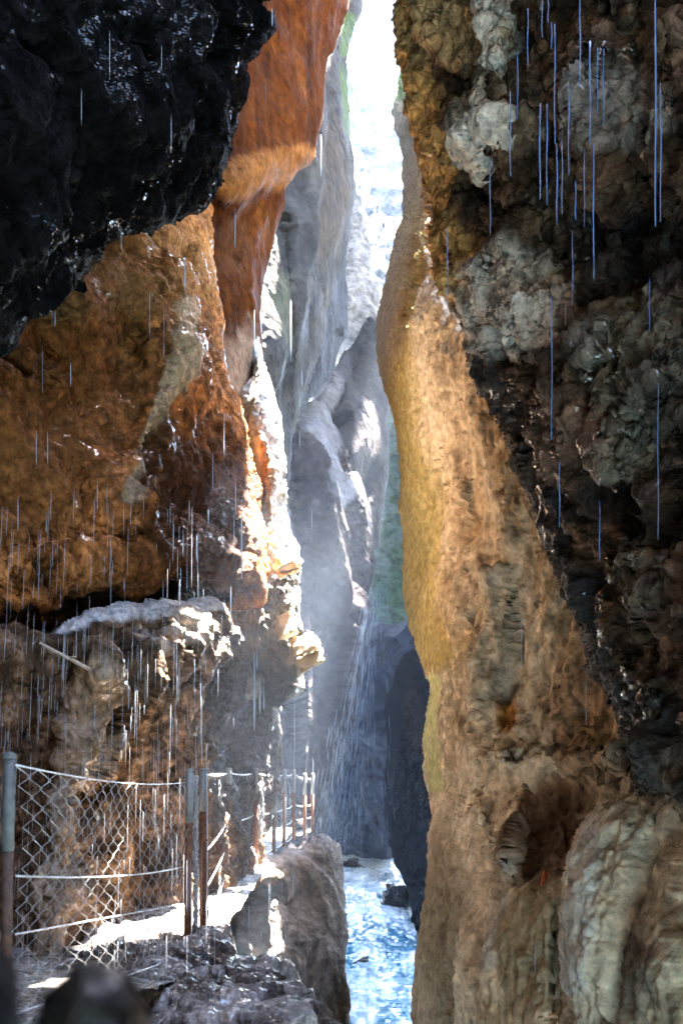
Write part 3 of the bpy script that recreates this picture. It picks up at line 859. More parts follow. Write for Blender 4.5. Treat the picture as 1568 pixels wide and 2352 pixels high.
def river_col(b):
    q = b * [1.5, 0.3, 1.0]
    n = fbm(q, 1.4, 5, 71)
    w = fbm(q, 4.0, 4, 77, ridged=True)
    foam = np.clip(n * 2.2 + (w - 0.15) * 1.1 + 0.9 * sm(23, 33, b[:, 1]) - 0.28, 0, 1)[:, None]
    foam = foam * np.where(b[:, 1] > 60, 0.2, 1)[:, None]
    return np.array((0.006, 0.12, 0.21)) * (1 - foam) + np.array((0.52, 0.64, 0.72)) * foam


sheet('river', np.concatenate([np.arange(-12, -1.5, 0.5), np.arange(-1.5, 4, 0.03), np.arange(4, 20, 0.8)]), np.concatenate([np.arange(-14, 12, 1.0), np.arange(12, 48, 0.05), np.arange(48, 92, 1.0)]), river_z, river_mat(), river_col,
      [('fbm', 0.7, 0.16), ('fbm', 2.2, 0.12), ('fbm', 6.0, 0.04)], 73, 'milky blue foaming river running through the gorge', 'river')

gx = np.concatenate([np.arange(-600, -40, 40.0), np.arange(-40, 41, 2.0), np.arange(60, 620, 40.0)])
gy = np.concatenate([np.arange(-300, -20, 40.0), np.arange(-20, 100, 2.5), np.arange(120, 900, 60.0)])
sheet('ground', gx, gy, lambda x, y: np.full(len(x), -4.6), M_FAR, lambda b: np.tile(np.array((0.14, 0.13, 0.12)), (len(b), 1)), [('fbm', 0.1, 0.5)], 79, 'stony gorge bed under the river', 'ground')

# ---- big outer walls of the gorge beside the viewpoint, and an added one behind it
def shell(name, pts, z0, z1, seed, label, step=0.6, lean=0.0):
    pts = np.array(pts, float)
    seg = np.linalg.norm(np.diff(pts, axis=0), axis=1)
    tt = np.concatenate([[0], np.cumsum(seg)])
    s = np.arange(0, tt[-1], step)
    px, py = np.interp(s, tt, pts[:, 0]), np.interp(s, tt, pts[:, 1])
    zs = np.arange(z0, z1, step)
    S, Z = np.meshgrid(s, zs)
    X = np.interp(S, s, px) + lean * np.clip(Z - 6, 0, 99)
    Y = np.interp(S, s, py)
    v = np.stack([X.ravel(), Y.ravel(), Z.ravel()], 1)
    nx, ny = len(s), len(zs)
    idx = np.arange(nx * ny).reshape(ny, nx)
    q = np.stack([idx[:-1, :-1], idx[:-1, 1:], idx[1:, 1:], idx[1:, :-1]], -1).reshape(-1, 4)
    n = vnormals(v, q)
    n0 = n.copy()
    v = v + n * (fbm(v, 0.22, 4, seed) * 1.6)[:, None]
    f1, f2, rn, ti = worley(v * 0.5, seed)
    v = v + n * ((0.8 * ti + 0.7 * (rn - .5)) * 0.5)[:, None]
    v2 = v - n0 * np.array([3.0])       # the rock behind the face
    m = np.clip(0.5 + 2 * fbm(v, 0.3, 4, seed + 3), 0, 1)[:, None]
    col = np.array((0.32, 0.22, 0.13)) * m + np.array((0.16, 0.12, 0.09)) * (1 - m)
    o = new_mesh(name, v, q, M_ROUGH, True, None, col)
    return tag(o, label, 'cliff', None, 'structure')


SHELL_TOP = 48
shell('gorge_cliff', [(-2.6, -14), (-3.2, 0), (-6.5, 8), (-10, 20), (-14, 40), (-22, 90)], -5, SHELL_TOP, 101, 'outer rock wall of the gorge on the fence side')
shell('gorge_cliff', [(30, 90), (20, 40), (14, 20), (12, 17)], -5, SHELL_TOP, 103, 'outer rock wall of the gorge across the river beyond the bend')
shell('gorge_cliff', [(14, 20), (7, 8), (3.4, 0), (2.8, -14)], -5, 8.5, 107, 'outer rock wall of the gorge across the river beside the viewpoint')
shell('gorge_cliff', [(3.5, -13.5), (-3.5, -13.5)], -5, SHELL_TOP, 105, 'added unseen rock wall shutting off light behind the viewpoint')  # unseen wall added so light comes from overhead

# ---- unseen rock added above the view so that sun only comes down a narrow slot
def block_sun(name, poly, zf, thick, seed, label, step=0.35):
    pa = np.array(poly)
    xs = np.arange(pa[:, 0].min(), pa[:, 0].max() + step, step)
    ys = np.arange(pa[:, 1].min(), pa[:, 1].max() + step, step)
    X, Y = np.meshgrid(xs, ys)
    x, y = X.ravel(), Y.ravel()
    s_, bx, by = sdf_poly(x, y, poly)
    keep, snap = s_ > -0.75 * step, s_ < 0.35 * step
    x, y, s_ = np.where(snap, bx, x), np.where(snap, by, y), np.where(snap, 0, s_)
    pr = np.sqrt(np.clip(1 - (1 - np.clip(s_ / 1.5, 0, 1)) ** 2, 0, 1))
    nx, ny = len(xs), len(ys)
    idx = np.arange(nx * ny).reshape(ny, nx)
    q = np.stack([idx[:-1, :-1], idx[1:, :-1], idx[1:, 1:], idx[:-1, 1:]], -1).reshape(-1, 4)
    q = q[keep[q].all(1)]
    q = q[~snap[q].all(1)]
    zz = zf(y)
    lo = np.stack([x, y, zz - thick * 0.4 * pr], 1)
    hi = np.stack([x, y, zz + thick * pr], 1)
    v = np.vstack([lo, hi])
    q2 = np.where(snap[q], q, q + len(x))
    f = np.vstack([q, q2[:, ::-1]])
    n = vnormals(v, f)
    v = v + n * (fbm(v, 0.4, 4, seed) * 0.5)[:, None]
    col = np.tile(np.array((0.10, 0.075, 0.055)), (len(v), 1))
    o = new_mesh(name, v, f, M_ROUGH, True, None, col)
    return tag(o, label, 'cliff', None, 'structure')


block_sun('sun_blocker', SUN_BLOCK_POLY, lambda y: 15.5 + 0.25 * (y - 8), 6.0, 111, 'added unseen rock blocking the sun high above the path')
block_sun('sun_blocker', [(-6, -16), (1.0, -16), (1.0, 0.0), (2.6, 2.5), (2.6, 6.0), (1.5, 8.2), (0.9, 8.4), (0.7, 10.8), (-6, 10.8)], lambda y: 9.0 + 0.35 * np.clip(y - 1, 0, 9), 5.0, 113, 'added unseen rock blocking sun and sky above the viewpoint')
block_sun('sun_blocker', [(-30, 17), (1.3, 17), (1.45, 20.2), (0.6, 24), (0.6, 45), (1.0, 75), (-30, 75)], lambda y: 19 + 0.8 * (y - 17), 6.0, 115, 'added unseen rock blocking the sun over the far bend on the fence side', 0.6)
far_z = lambda y: 19 + 0.8 * (y - 17)
# a gap shaped between the added masses lets one long blade of sun through
block_sun('sun_blocker', [(30, 16.6), (2.85, 16.6), (3.2, 19), (3.6, 20.8), (4.25, 22.5), (7.75, 50), (30, 50)], far_z, 1.2, 117, 'added unseen rock blocking the sun over the far bend across the river', 0.4)
block_sun('sun_blocker', [(1.5, 25.5), (2.9, 25.0), (3.55, 26.5), (6.6, 50), (1.7, 50)], far_z, 1.2, 119, 'added unseen rock tongue between the open slot and the sun gap', 0.3)
block_sun('sun_blocker', [(1.7, 49.5), (30, 49.5), (30, 75), (3.6, 75)], far_z, 1.8, 121, 'added unseen rock blocking the sun beyond the sun gap', 0.6)

# ---- far pale cliff in the gap
Fc = [(560, -900), (1100, -900), (1100, 1100), (560, 1100)]
rock('pale_far_cliff', Fc, [(850, -700, 110), (850, 200, 84), (850, 900, 62), (600, 200, 80), (1080, 200, 80)], M_FAR, ((0.26, 0.30, 0.35), (0.36, 0.39, 0.42), (0.20, 0.25, 0.30)), R=60, hf=4, hb=8, g=4, seed=55, jagged=0, streak=0.3,
     disp=[('fbm', 0.12, 1.4), ('facet', 0.3, 0.7, (1, 1, 0.4)), ('fbm', 1.0, 0.25)], label='hazy pale cliff closing the gorge beneath the sky', cat='cliff')


# ------------------------------------------------------------------ things
bpy.context.view_layer.update()
_dg = bpy.context.evaluated_depsgraph_get()


def hit(u, v, fallback):
    """distance of the rock seen at a frame point"""
    o = Vector((0, 0, CZ))
    d = (P(u, v, 1.0) - o)
    ok, loc, *_ = scene.ray_cast(_dg, o, d.normalized())
    return loc.y if ok else fallback


M_RUST = plain('rusty_steel', (0.20, 0.085, 0.04), 0.75, 0.0, 0.45, 35, 0.4)
M_GALV = plain('galvanised_steel', (0.30, 0.30, 0.29), 0.5, 0.2, 0.25, 40, 0.1)
M_GALV_SHADE = plain('shaded_galvanised_steel', (0.07, 0.07, 0.07), 0.6, 0.0, 0.3, 40, 0.1)  # galvanised steel with the near post's shade put into the colour
M_RUST_SHADE = plain('shaded_rusty_steel', (0.06, 0.03, 0.018), 0.75, 0.0, 0.45, 35, 0.4)  # rusty steel darkened for shade, near post only
M_WIRE = plain('wire', (0.45, 0.45, 0.46), 0.4, 0.2, 0.2, 60, 0.05)
M_WOOD = plain('orange_wood', (0.75, 0.17, 0.05), 0.6, 0, 0.3, 60, 0.2)
M_TWIG = plain('pale_twig', (0.50, 0.40, 0.30), 0.7, 0, 0.35, 50, 0.3)
M_SLAB = plain('tan_stone', (0.62, 0.47, 0.27), 0.7, 0, 0.25, 6, 0.6)
M_DRIFT = plain('dark_driftwood', (0.02, 0.016, 0.014), 0.5, 0, 0.4, 30, 0.4)


def water_mat(name, col, trans):
    m, nt, b = nodes(name)
    N, L = nt.nodes.new, nt.links.new
    tc = N('ShaderNodeTexCoord')
    n = N('ShaderNodeTexNoise')
    n.inputs['Scale'].default_value = 9
    L(tc.outputs['Object'], n.inputs['Vector'])
    cr = N('ShaderNodeValToRGB')
    cr.color_ramp.elements[0].color = tuple(c * 0.75 for c in col) + (1,)
    cr.color_ramp.elements[1].color = tuple(min(1, c * 1.2) for c in col) + (1,)
    L(n.outputs['Fac'], cr.inputs['Fac'])
    L(cr.outputs['Color'], b.inputs['Base Color'])
    b.inputs['Roughness'].default_value = 0.09
    b.inputs['IOR'].default_value = 1.33
    tr = N('ShaderNodeBsdfTranslucent')
    L(cr.outputs['Color'], tr.inputs['Color'])
    mx = N('ShaderNodeMixShader')
    mx.inputs['Fac'].default_value = trans
    L(b.outputs['BSDF'], mx.inputs[1])
    L(tr.outputs['BSDF'], mx.inputs[2])
    L(mx.outputs['Shader'], nt.nodes['Material Output'].inputs['Surface'])
    return m


M_DROP = water_mat('water_drops', (0.5, 0.52, 0.56), 0.5)
M_STREAK = water_mat('sky_tinted_water', (0.20, 0.30, 0.52), 0.4)  # blue reflection of the sky put into the base colour
M_SPRAY = water_mat('spray_water', (0.26, 0.30, 0.36), 0.5)


def post(parent, top, bottom, r, frac, M_GALV=M_GALV, M_RUST=M_RUST):
    """a rusty tube with a galvanised sleeve over its upper end"""
    inv = Vector(parent.location)
    top, bottom = top - inv, bottom - inv
    mid = top.lerp(bottom, frac)
    m = MB()
    m.tube([mid + Vector((0, 0, 0.02)), mid.lerp(bottom, 0.5), bottom], r * 0.92, 14)
    p = m.build('post', M_RUST, parent)
    m = MB()
    m.tube([top, top.lerp(mid, 0.5), mid], r, 14)
    m.build('sleeve', M_GALV, p)
    m = MB()
    m.tube([top - Vector((0, 0, 0.01)), top + Vector((0, 0, 0.006)), top + Vector((0, 0, 0.014))], [r * 1.12, r * 1.12, r * 0.5], 14)
    m.build('cap', M_GALV, p)
    return p


def link_mesh(name, parent, fn, ncol, nrow, r, mat=None):
    """chain link: fn(s, t) gives the point, s along, t from top to bottom"""
    m = MB()
    inv = Vector(parent.location)
    for i in range(ncol):
        pts = []
        for k in range(nrow + 1):
            side = (k + i) % 2
            p = fn((i + side) / ncol, k / nrow) - inv
            off = 0.004 if side else -0.004
            pts.append(p + Vector((off, off, 0)))
        m.tube(pts, r, 4, False)
    return m.build(name, mat or M_WIRE, parent)


def wire(parent, pts, r, name='wire', coil=0.0):
    m = MB()
    inv = Vector(parent.location)
    m.tube([p - inv for p in pts], r, 6)
    return m.build(name, M_WIRE, parent)


def curve3(a, b, sag, n=14):
    return [a.lerp(b, i / n) - Vector((0, 0, sag * 4 * (i / n) * (1 - i / n))) for i in range(n + 1)]


# near fence: two posts, a chain link panel and four tension wires
ND, FD = 3.45, 6.9
nf = tag(empty('wire_fence', P(432, 2190, FD)), 'near wire mesh fence sagging between a grey post and a rusty post', 'fence')
post(nf, P(22, 1736, ND), P(12, 2420, ND), 0.021, 0.32, M_GALV_SHADE, M_RUST_SHADE)
p1 = post(nf, P(436, 1770, FD), P(430, 2196, FD), 0.027, 0.28)
ntop = curve3(P(38, 1757, ND), P(426, 1797, FD), 0.035)
nbot = curve3(P(34, 2330, ND), P(422, 2196, FD), 0.0)


def near_pt(s, t):
    x = max(0, min(0.9999, s)) * (len(ntop) - 1)
    i = int(x)
    a = ntop[i].lerp(ntop[i + 1], x - i)
    b = nbot[i].lerp(nbot[i + 1], x - i)
    return a.lerp(b, t) + Vector((0.03 * math.sin(s * 7 + t * 5), 0, 0))


link_mesh('mesh_panel', nf, near_pt, 34, 24, 0.0018)
wire(nf, ntop, 0.0035)
wire(nf, curve3(P(38, 2012, ND), P(424, 1990, FD), 0.03), 0.0042)
wire(nf, curve3(P(36, 2146, ND), P(424, 2076, FD), 0.0), 0.0038)
wire(nf, nbot, 0.005)
m = MB()
rr = random.Random(5)
for k in range(14):
    pts = [P(449 + rr.uniform(-5, 6) , 1782 + j * 12 , FD + 0.15 + rr.uniform(-0.03, 0.03)) - Vector(nf.location) for j in range(31)]
    m.tube(pts, 0.007, 5)
m.build('mesh_edge', M_WIRE, nf)

# far fence: seven posts along the path edge
ff_ = tag(empty('wire_fence', P(467, 2140, 7.8)), 'far wire fence of rusty posts with grey tops running along the path edge', 'fence')
FP = [(467, 1768, 2150, 7.8, 0.25, 0.031), (525, 1766, 2012, 11.2, 0.27, 0.034), (587, 1766, 1976, 12.6, 0.27, 0.033), (630, 1769, 1958, 14.2, 0.28, 0.034), (653, 1770, 1945, 15.2, 0.28, 0.032),
      (675, 1768, 1930, 16.2, 0.32, 0.031), (700, 1778, 1922, 17.4, 0.34, 0.031), (718, 1778, 1915, 18.4, 0.34, 0.030)]
for (u, t, b, d, fr, r) in FP:
    p2 = post(ff_, P(u, t, d), P(u - 1, b, d), r, fr)
    if d == 7.8:
        m = MB()
        for vv in (1930, 2090):
            c = P(u, vv, d) - Vector(ff_.location)
            m.tube([c + Vector((math.cos(a) * 0.036, math.sin(a) * 0.036, 0)) for a in np.linspace(0, 6.3, 16)], 0.007, 5)
            m.build('clamp', M_RUST, p2)
            m = MB()
        c = P(485, 2096, d - 0.02) - Vector(ff_.location)
        m.tube([c + Vector((math.cos(a) * 0.022, 0, math.sin(a) * 0.022)) for a in np.linspace(0, 6.3, 14)], 0.005, 5)
        m.build('hook', M_RUST, p2)
for (a, b), nc, nr in zip(zip(FP[:-1], FP[1:]), (22, 16, 14, 10, 10, 10, 8), (20, 18, 14, 12, 12, 12, 12)):
    ta, tb = P(a[0] + 4, a[1] + 10, a[3]), P(b[0] - 4, b[1] + 10, b[3])
    ba, bb = P(a[0] + 4, a[2] - 12, a[3]), P(b[0] - 4, b[2] - 8, b[3])
    link_mesh('mesh_panel', ff_, lambda s, t, ta=ta, tb=tb, ba=ba, bb=bb: ta.lerp(tb, s).lerp(ba.lerp(bb, s), t), nc, nr, 0.0034)
    for tt, rad in ((0.0, 0.006), (0.5, 0.007), (0.74, 0.007), (1.0, 0.006)):
        wire(ff_, curve3(ta.lerp(ba, tt), tb.lerp(bb, tt), 0.02), rad)
m = MB()
for k in range(7):
    pts = [P(597 + rr.uniform(-5, 5) + 6 * math.sin(j * 0.4), 1815 + j * 11, 12.7 + rr.uniform(-0.04, 0.04)) - Vector(ff_.location) for j in range(15)]
    m.tube(pts, 0.008, 5)
m.build('mesh_edge', M_WIRE, ff_)
m = MB()
m.tube([P(474, 1775, 7.85) - Vector(ff_.location), P(476, 1950, 7.85) - Vector(ff_.location), P(477, 2120, 7.85) - Vector(ff_.location)], 0.007, 6)
m.build('mesh_edge', M_WIRE, ff_)


# boulders and slabs
def lump(name, c, rad, seed, mat, label, cat, sub=5, rough=0.35, flat=False, fr=1.4, dark=1.0):
    bm = bmesh.new()
    bmesh.ops.create_icosphere(bm, subdivisions=sub, radius=1.0)
    v = np.array([x.co[:] for x in bm.verts])
    f = np.array([[x.index for x in y.verts] + [y.verts[2].index] for y in bm.faces])
    bm.free()
    f1, f2, rn, ti = worley(v * fr + seed, seed)
    h = 0.9 * ti + 0.5 * (rn - 0.5) + 0.5 * fbm(v, 1.5, 4, seed)
    v = v * (1 + rough * h)[:, None]
    f1, f2, rn, ti = worley(v * fr * 3 + seed, seed)
    v = v * (1 + rough * 0.35 * ti)[:, None]
    v = v * np.array(rad)
    m = np.clip(0.5 + 2 * fbm(v / max(rad), 2.0, 4, seed), 0, 1)[:, None]
    col = np.array((0.05, 0.045, 0.045)) * m + np.array((0.015, 0.013, 0.014)) * (1 - m)
    o = new_mesh(name, v, f, mat, not flat, None, col * dark)
    o.location = c
    return tag(o, label, cat)


lump('boulder', P(908, 2066, 31.5) + Vector((0, 0, -0.05)), (0.42, 0.5, 0.5), 4, M_WET, 'dark wet boulder standing in the foaming river', 'boulder')
lump('boulder', P(806, 2003, 42.0), (0.55, 0.8, 0.5), 8, M_WET, 'low black boulder at the head of the river beside the bastion', 'boulder')
lump('boulder', P(212, 2346, 0.5), (0.028, 0.025, 0.029), 15, rock_mat('wet_black_blob', (0.12, 0.4), 0.3, 9.0, 0.2, 0.5), 'rounded black wet shape of unknown kind out of focus in front of the fence', 'boulder', 4, 0.10, dark=0.12)  # undetermined dark shape close to the lens, modelled as a lump
lump('boulder', P(-18, 2330, 0.5), (0.013, 0.016, 0.033), 19, M_WET, 'small wet shape of unknown kind cut off by the lower left corner', 'boulder', 4, 0.2, dark=0.25)  # second undetermined shape close to the lens
lump('boulder', P(468, 2178, 7.0), (0.14, 0.12, 0.12), 23, M_ROUGH, 'grey angular boulder at the foot of the paired fence posts', 'boulder', 5, 0.4)

# driftwood in the river
d = 22.3
m = MB()
m.tube([P(803, 2222, d), P(822, 2214, d + 0.1), P(838, 2202, d + 0.1), P(846, 2196, d + 0.2)], [0.05, 0.085, 0.06, 0.02], 8)
m.tube([P(826, 2212, d + 0.05), P(838, 2207, d), P(846, 2206, d)], [0.05, 0.04, 0.015], 7)
m.tube([P(836, 2203, d + 0.1), P(835, 2196, d + 0.1)], [0.04, 0.012], 6)
tag(m.build('driftwood', M_DRIFT), 'short black driftwood with a forked end lying in the river', 'driftwood')

# bare branch on the brown wall
m = MB()
bp_ = [(92, 1476), (120, 1492), (160, 1512), (185, 1526), (214, 1542), (250, 1556)]
ds = [hit(u, v, 7.5) for u, v in bp_]
dm = min(ds) - 0.05
m.tube([P(u, v, dm + 0.02 * i) for i, (u, v) in enumerate(bp_)], [0.010, 0.012, 0.013, 0.016, 0.017, 0.012], 7)
m.tube([P(160, 1512, dm + 0.04), P(168, 1508, dm), P(176, 1509, dm)], [0.008, 0.006, 0.003], 5)
tag(m.build('branch', M_TWIG), 'thin bare branch leaning against the brown wall under the pale ledge', 'branch')

# orange peg in the right wall
dp = hit(1247, 2030, 7.0)
m = MB()
m.tube([P(1249, 2000, dp - 0.02), P(1247, 2025, dp - 0.03), P(1243, 2052, dp - 0.02)], [0.016, 0.02, 0.013], 4)
m.tube([P(1256, 2004, dp - 0.02), P(1254, 2026, dp - 0.02)], [0.008, 0.006], 4)
tag(m.build('wooden_peg', M_WOOD), 'bright orange splintered wooden peg stuck in the right wall', 'peg')


# tan slabs jutting from the sunlit rib
def slab(quad, d, thick, seed, label, tilt=0.35):
    """a chipped stone block whose front face covers the four frame points"""
    n = 14
    vs, fs = [], []
    q = [Vector(p).to_2d() for p in [(a, b, 0) for a, b in quad]]
    grid = {}
    for k in range(2):
        for i in range(n + 1):
            for j in range(n + 1):
                a = q[0].lerp(q[1], i / n).lerp(q[3].lerp(q[2], i / n), j / n)
                e = min(i, n - i, j, n - j) / n
                dd = d + tilt * (0.5 - j / n) + (thick if k else 0) + (0.06 * (1 - min(1, e * 8)) * (-1 if k else 1))
                grid[k, i, j] = len(vs)
                vs.append(P(a.x, a.y, dd))
    for i in range(n):
        for j in range(n):
            fs.append((grid[0, i, j], grid[0, i, j + 1], grid[0, i + 1, j + 1], grid[0, i + 1, j]))
            fs.append((grid[1, i, j], grid[1, i + 1, j], grid[1, i + 1, j + 1], grid[1, i, j + 1]))
    ring = [(i, 0) for i in range(n)] + [(n, j) for j in range(n)] + [(i, n) for i in range(n, 0, -1)] + [(0, j) for j in range(n, 0, -1)]
    for a, b in zip(ring, ring[1:] + ring[:1]):
        fs.append((grid[(0,) + a], grid[(0,) + b], grid[(1,) + b], grid[(1,) + a]))
    v = np.array([p[:] for p in vs])
    f = np.array(fs)
    c = v.mean(0)
    v = v + vnormals(v, f) * (fbm(v, 2.6, 4, seed) * 0.13 + fbm(v, 9.0, 3, seed) * 0.035)[:, None]
    o = new_mesh('rock_slab', v - c, f, M_SLAB, True)
    o.location = c
    tag(o, label, 'rock slab')


slab([(638, 1266), (680, 1258), (687, 1300), (634, 1314)], 11.7, 0.35, 201, 'uppermost tan stone slab jutting from the white sunlit rib')
slab([(636, 1314), (687, 1302), (684, 1314), (640, 1328)], 11.75, 0.3, 203, 'thin pale slab under the uppermost tan slab', 0.1)
slab([(632, 1414), (674, 1402), (682, 1452), (638, 1472)], 11.5, 0.35, 205, 'pale hazy stone slab between the upper and lower tan slabs')
slab([(674, 1468), (718, 1452), (736, 1486), (676, 1508)], 11.3, 0.35, 207, 'brown tan slab lying on the lowest bright slab')
slab([(677, 1514), (738, 1490), (744, 1520), (690, 1546)], 11.3, 0.35, 209, 'lowest bright yellowish stone slab at the foot of the sunlit rib')

# ------------------------------------------------------------------ water falling
def strands(name, items, mat, label, cat):
    m = MB()
    for p, ln, r, lean in items:
        a = p + Vector((0, 0, ln / 2)) + lean * (ln / 2)
        b = p - Vector((0, 0, ln / 2)) - lean * (ln / 2)
        m.tube([a, a.lerp(b, 0.3), a.lerp(b, 0.8), b], [r * 0.35, r, r, r * 0.3], 4)
    return tag(m.build(name, mat), label, cat, None, 'stuff')


rd = random.Random(42)
it = []
for k in range(520):
    u = rd.uniform(-10, 480) if rd.random() < 0.85 else rd.uniform(200, 720)
    v = rd.uniform(1450, 2230) if rd.random() < 0.8 else rd.uniform(1150, 1500)
    d = rd.uniform(3.6, 6.3)
    it.append((P(u, v, d), rd.uniform(20, 130) * d / F, rd.uniform(0.25, 0.5) * d / F, Vector((0.05 * (1 - u / 500.0) if u < 500 else 0, 0, 0))))
for k in range(26):
    u, v, d = rd.uniform(60, 640), rd.uniform(20, 1250), rd.uniform(4, 8)
    it.append((P(u, v, d), rd.uniform(40, 130) * d / F, rd.uniform(0.5, 0.9) * d / F, Vector((0, 0, 0))))
for (u, v0, v1, w) in [(737, 310, 405, 1.6), (668, 690, 830, 1.8), (610, 980, 1060, 1.2), (555, 1175, 1330, 1.5), (584, 1500, 1680, 2.6), (597, 1560, 1640, 2.2), (606, 1590, 1630, 2.0), (590, 1500, 1540, 1.8), (668, 985, 1060, 2.2),
                       (686, 905, 940, 1.8), (688, 990, 1030, 1.8), (572, 2080, 2130, 1.8), (628, 2130, 2160, 1.8), (600, 2140, 2180, 1.8), (655, 2120, 2170, 1.8), (673, 2010, 2060, 1.8), (693, 850, 890, 2), (1197, 1390, 1530, 0.8), (1345, 1530, 1665, 0.8),
                       (1228, 2150, 2240, 0.8), (924, 430, 500, 1.2), (540, 480, 570, 1.4), (425, 590, 670, 1.2), (127, 705, 750, 1.2), (84, 990, 1070, 1), (110, 990, 1065, 1), (42, 1140, 1220, 1), (1298, 690, 760, 1), (625, 20, 60, 1.8)]:
    d = 6.0
    it.append((P(u, (v0 + v1) / 2, d), (v1 - v0) * d / F, w * d / F, Vector((0, 0, 0))))
strands('falling_drops', it, M_DROP, 'fine white drops and streaks of water falling across the gorge', 'water drops')  # moving drops drawn out into solid strands

it = []
for c in range(52):
    x0, spread, dd = rd.gauss(0, 1), rd.uniform(0.6, 1.4), rd.uniform(19, 26)
    ww = rd.uniform(0.14, 0.4)
    for k in range(rd.randint(10, 26)):
        t = rd.random() ** 0.8
        u = 862 - 92 * t + x0 * (12 + 26 * t * spread) + rd.gauss(0, 3.0 + 4 * t)
        it.append((P(u, 1360 + 580 * t, dd), rd.uniform(8, 50) * dd / F, ww * rd.uniform(0.6, 1.2) * dd / F, Vector((0.13 * (1 - 0.5 * t) - 0.05 * x0, 0, 0))))
for k in range(260):
    u, v, dd = rd.gauss(745, 34), rd.gauss(1925, 26), rd.uniform(13.0, 15.0)
    it.append((P(u, v, dd), rd.uniform(2, 10) * dd / F, rd.uniform(0.3, 0.9) * dd / F, Vector((rd.uniform(-0.4, 0.4), 0, 0))))
strands('waterfall_spray', it, M_SPRAY, 'blue white curtain of spray falling towards the river', 'spray')

TH = [(1211, 20, 150, 3.0), (1171, 210, 405, 4.0), (1188, 120, 275, 2.6), (1244, 0, 86, 3.2), (1239, 238, 458, 4.6), (1255, 240, 470, 3.4), (1258, -10, 52, 3.0), (1266, 52, 112, 3.0), (1273, 55, 330, 3.8), (1278, 330, 516, 3.6),
      (1290, 320, 492, 3.0), (1305, 190, 402, 3.6), (1331, -10, 190, 4.4), (1354, 95, 330, 5.2), (1371, 110, 260, 2.6), (1385, 110, 290, 2.4), (1362, 330, 640, 4.2), (1321, 415, 505, 3.2), (1314, 530, 700, 2.6), (1341, 340, 520, 2.4),
      (1504, 0, 520, 6.0), (1516, 190, 510, 4.0), (1125, 360, 540, 3.6), (1027, 520, 700, 2.4), (1266, 680, 1010, 2.6), (1284, 1060, 1210, 2.4), (1510, 880, 1240, 2.8), (1376, 1150, 1290, 2.2), (1490, 640, 760, 2.2)]
SPECIAL = {20: 'widest and longest pale blue water streak near the edge of the dark wall', 21: 'shorter blue water streak beside the widest one', 22: 'blue water streak in front of the black hollow of the pocked wall',
           23: 'lone water streak in front of the orange rim of the pocked wall', 1: 'bright blue water streak above the black hollow, ending in a bright tip', 26: 'faint long water streak before the smooth grey patch of the dark wall'}
for i, (u, v0, v1, w) in enumerate(TH):
    d = 4.3 if u > 1150 else 5.5
    m = MB()
    n = 9
    ph = rd.uniform(0, 6)
    top = P(u, v0, d)
    pts = [P(u + 0.8 * math.sin(ph + j * 0.9), v0 + (v1 - v0) * j / n, d) - top for j in range(n + 1)]
    rad = [w * 0.36 * d / F * (0.35 + 0.65 * math.sin(math.pi * min(1, 0.12 + 0.8 * j / n)) ** 0.5) * rd.uniform(0.85, 1.15) for j in range(n + 1)]
    m.tube(pts, rad, 6)
    o = m.build('water_streak', M_STREAK)  # streak of a moving drop built as a solid tube
    o.location = top
    tag(o, SPECIAL.get(i, 'thin blue streak of water falling in front of the dark pocked wall'), 'water streak', 'streaks of water dripping from the right wall')

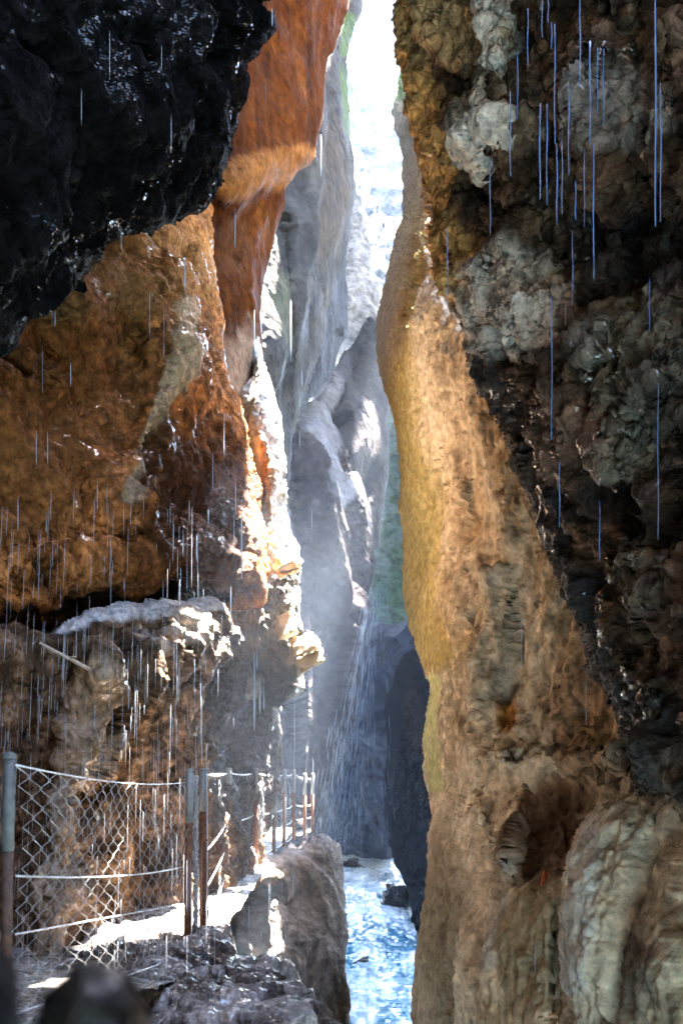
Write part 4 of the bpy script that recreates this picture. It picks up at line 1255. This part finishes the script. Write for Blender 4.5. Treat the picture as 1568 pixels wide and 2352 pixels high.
# ------------------------------------------------------------------ light
SUN_DIR = Vector((0.17, 0.38, 0.91)).normalized()
sun = bpy.data.lights.new('sun', 'SUN')
sun.energy = 5.0
sun.angle = math.radians(0.5)
sun.color = (1.0, 0.95, 0.86)
so = bpy.data.objects.new('sun', sun)
COL.objects.link(so)
so.rotation_euler = SUN_DIR.to_track_quat('Z', 'Y').to_euler()
world = bpy.data.worlds.new('World')
scene.world = world
world.use_nodes = True
wn = world.node_tree
sky = wn.nodes.new('ShaderNodeTexSky')
sky.sky_type = 'NISHITA'
sky.sun_disc = False
sky.sun_elevation = math.asin(SUN_DIR.z)
sky.sun_rotation = math.atan2(SUN_DIR.x, SUN_DIR.y)
wn.links.new(sky.outputs['Color'], wn.nodes['Background'].inputs['Color'])
wn.nodes['Background'].inputs['Strength'].default_value = 0.12

# spray mist hanging in the slot
def mist(density, c, size, label):
    bm = bmesh.new()
    bmesh.ops.create_cube(bm, size=1.0)
    me = bpy.data.meshes.new('mist')
    for v in bm.verts:
        v.co = Vector([c[i] + v.co[i] * size[i] for i in range(3)])
    bm.to_mesh(me)
    bm.free()
    m = bpy.data.materials.new('mist')
    m.use_nodes = True
    nt = m.node_tree
    nt.nodes.remove(nt.nodes['Principled BSDF'])
    pv = nt.nodes.new('ShaderNodeVolumePrincipled')
    pv.inputs['Color'].default_value = (0.62, 0.76, 1.0, 1)
    pv.inputs['Density'].default_value = density
    pv.inputs['Anisotropy'].default_value = 0.4
    nt.links.new(pv.outputs['Volume'], nt.nodes['Material Output'].inputs['Volume'])
    me.materials.append(m)
    o = bpy.data.objects.new('mist', me)
    COL.objects.link(o)
    tag(o, label, 'mist', None, 'stuff')


mist(0.00045, (0.5, 30.0, 14.0), (20, 36, 34.6), 'thin blue spray mist hanging in the slot of the gorge')
mist(0.0026, (-0.8, 12.6, 1.6), (4.4, 9.0, 5.2), 'denser spray mist drifting over the path and the far fence')

scene.view_settings.view_transform = 'Standard'
scene.view_settings.look = 'None'
scene.view_settings.gamma = 1.0
scene.view_settings.exposure = 5.7
scene.cycles.use_denoising = True
scene.cycles.use_guiding = True
scene.cycles.guiding_training_samples = 96
scene.cycles.sample_clamp_indirect = 4.0
scene.cycles.max_bounces = 10
scene.cycles.diffuse_bounces = 2
scene.cycles.volume_bounces = 1
scene.cycles.caustics_reflective = False
scene.cycles.caustics_refractive = False
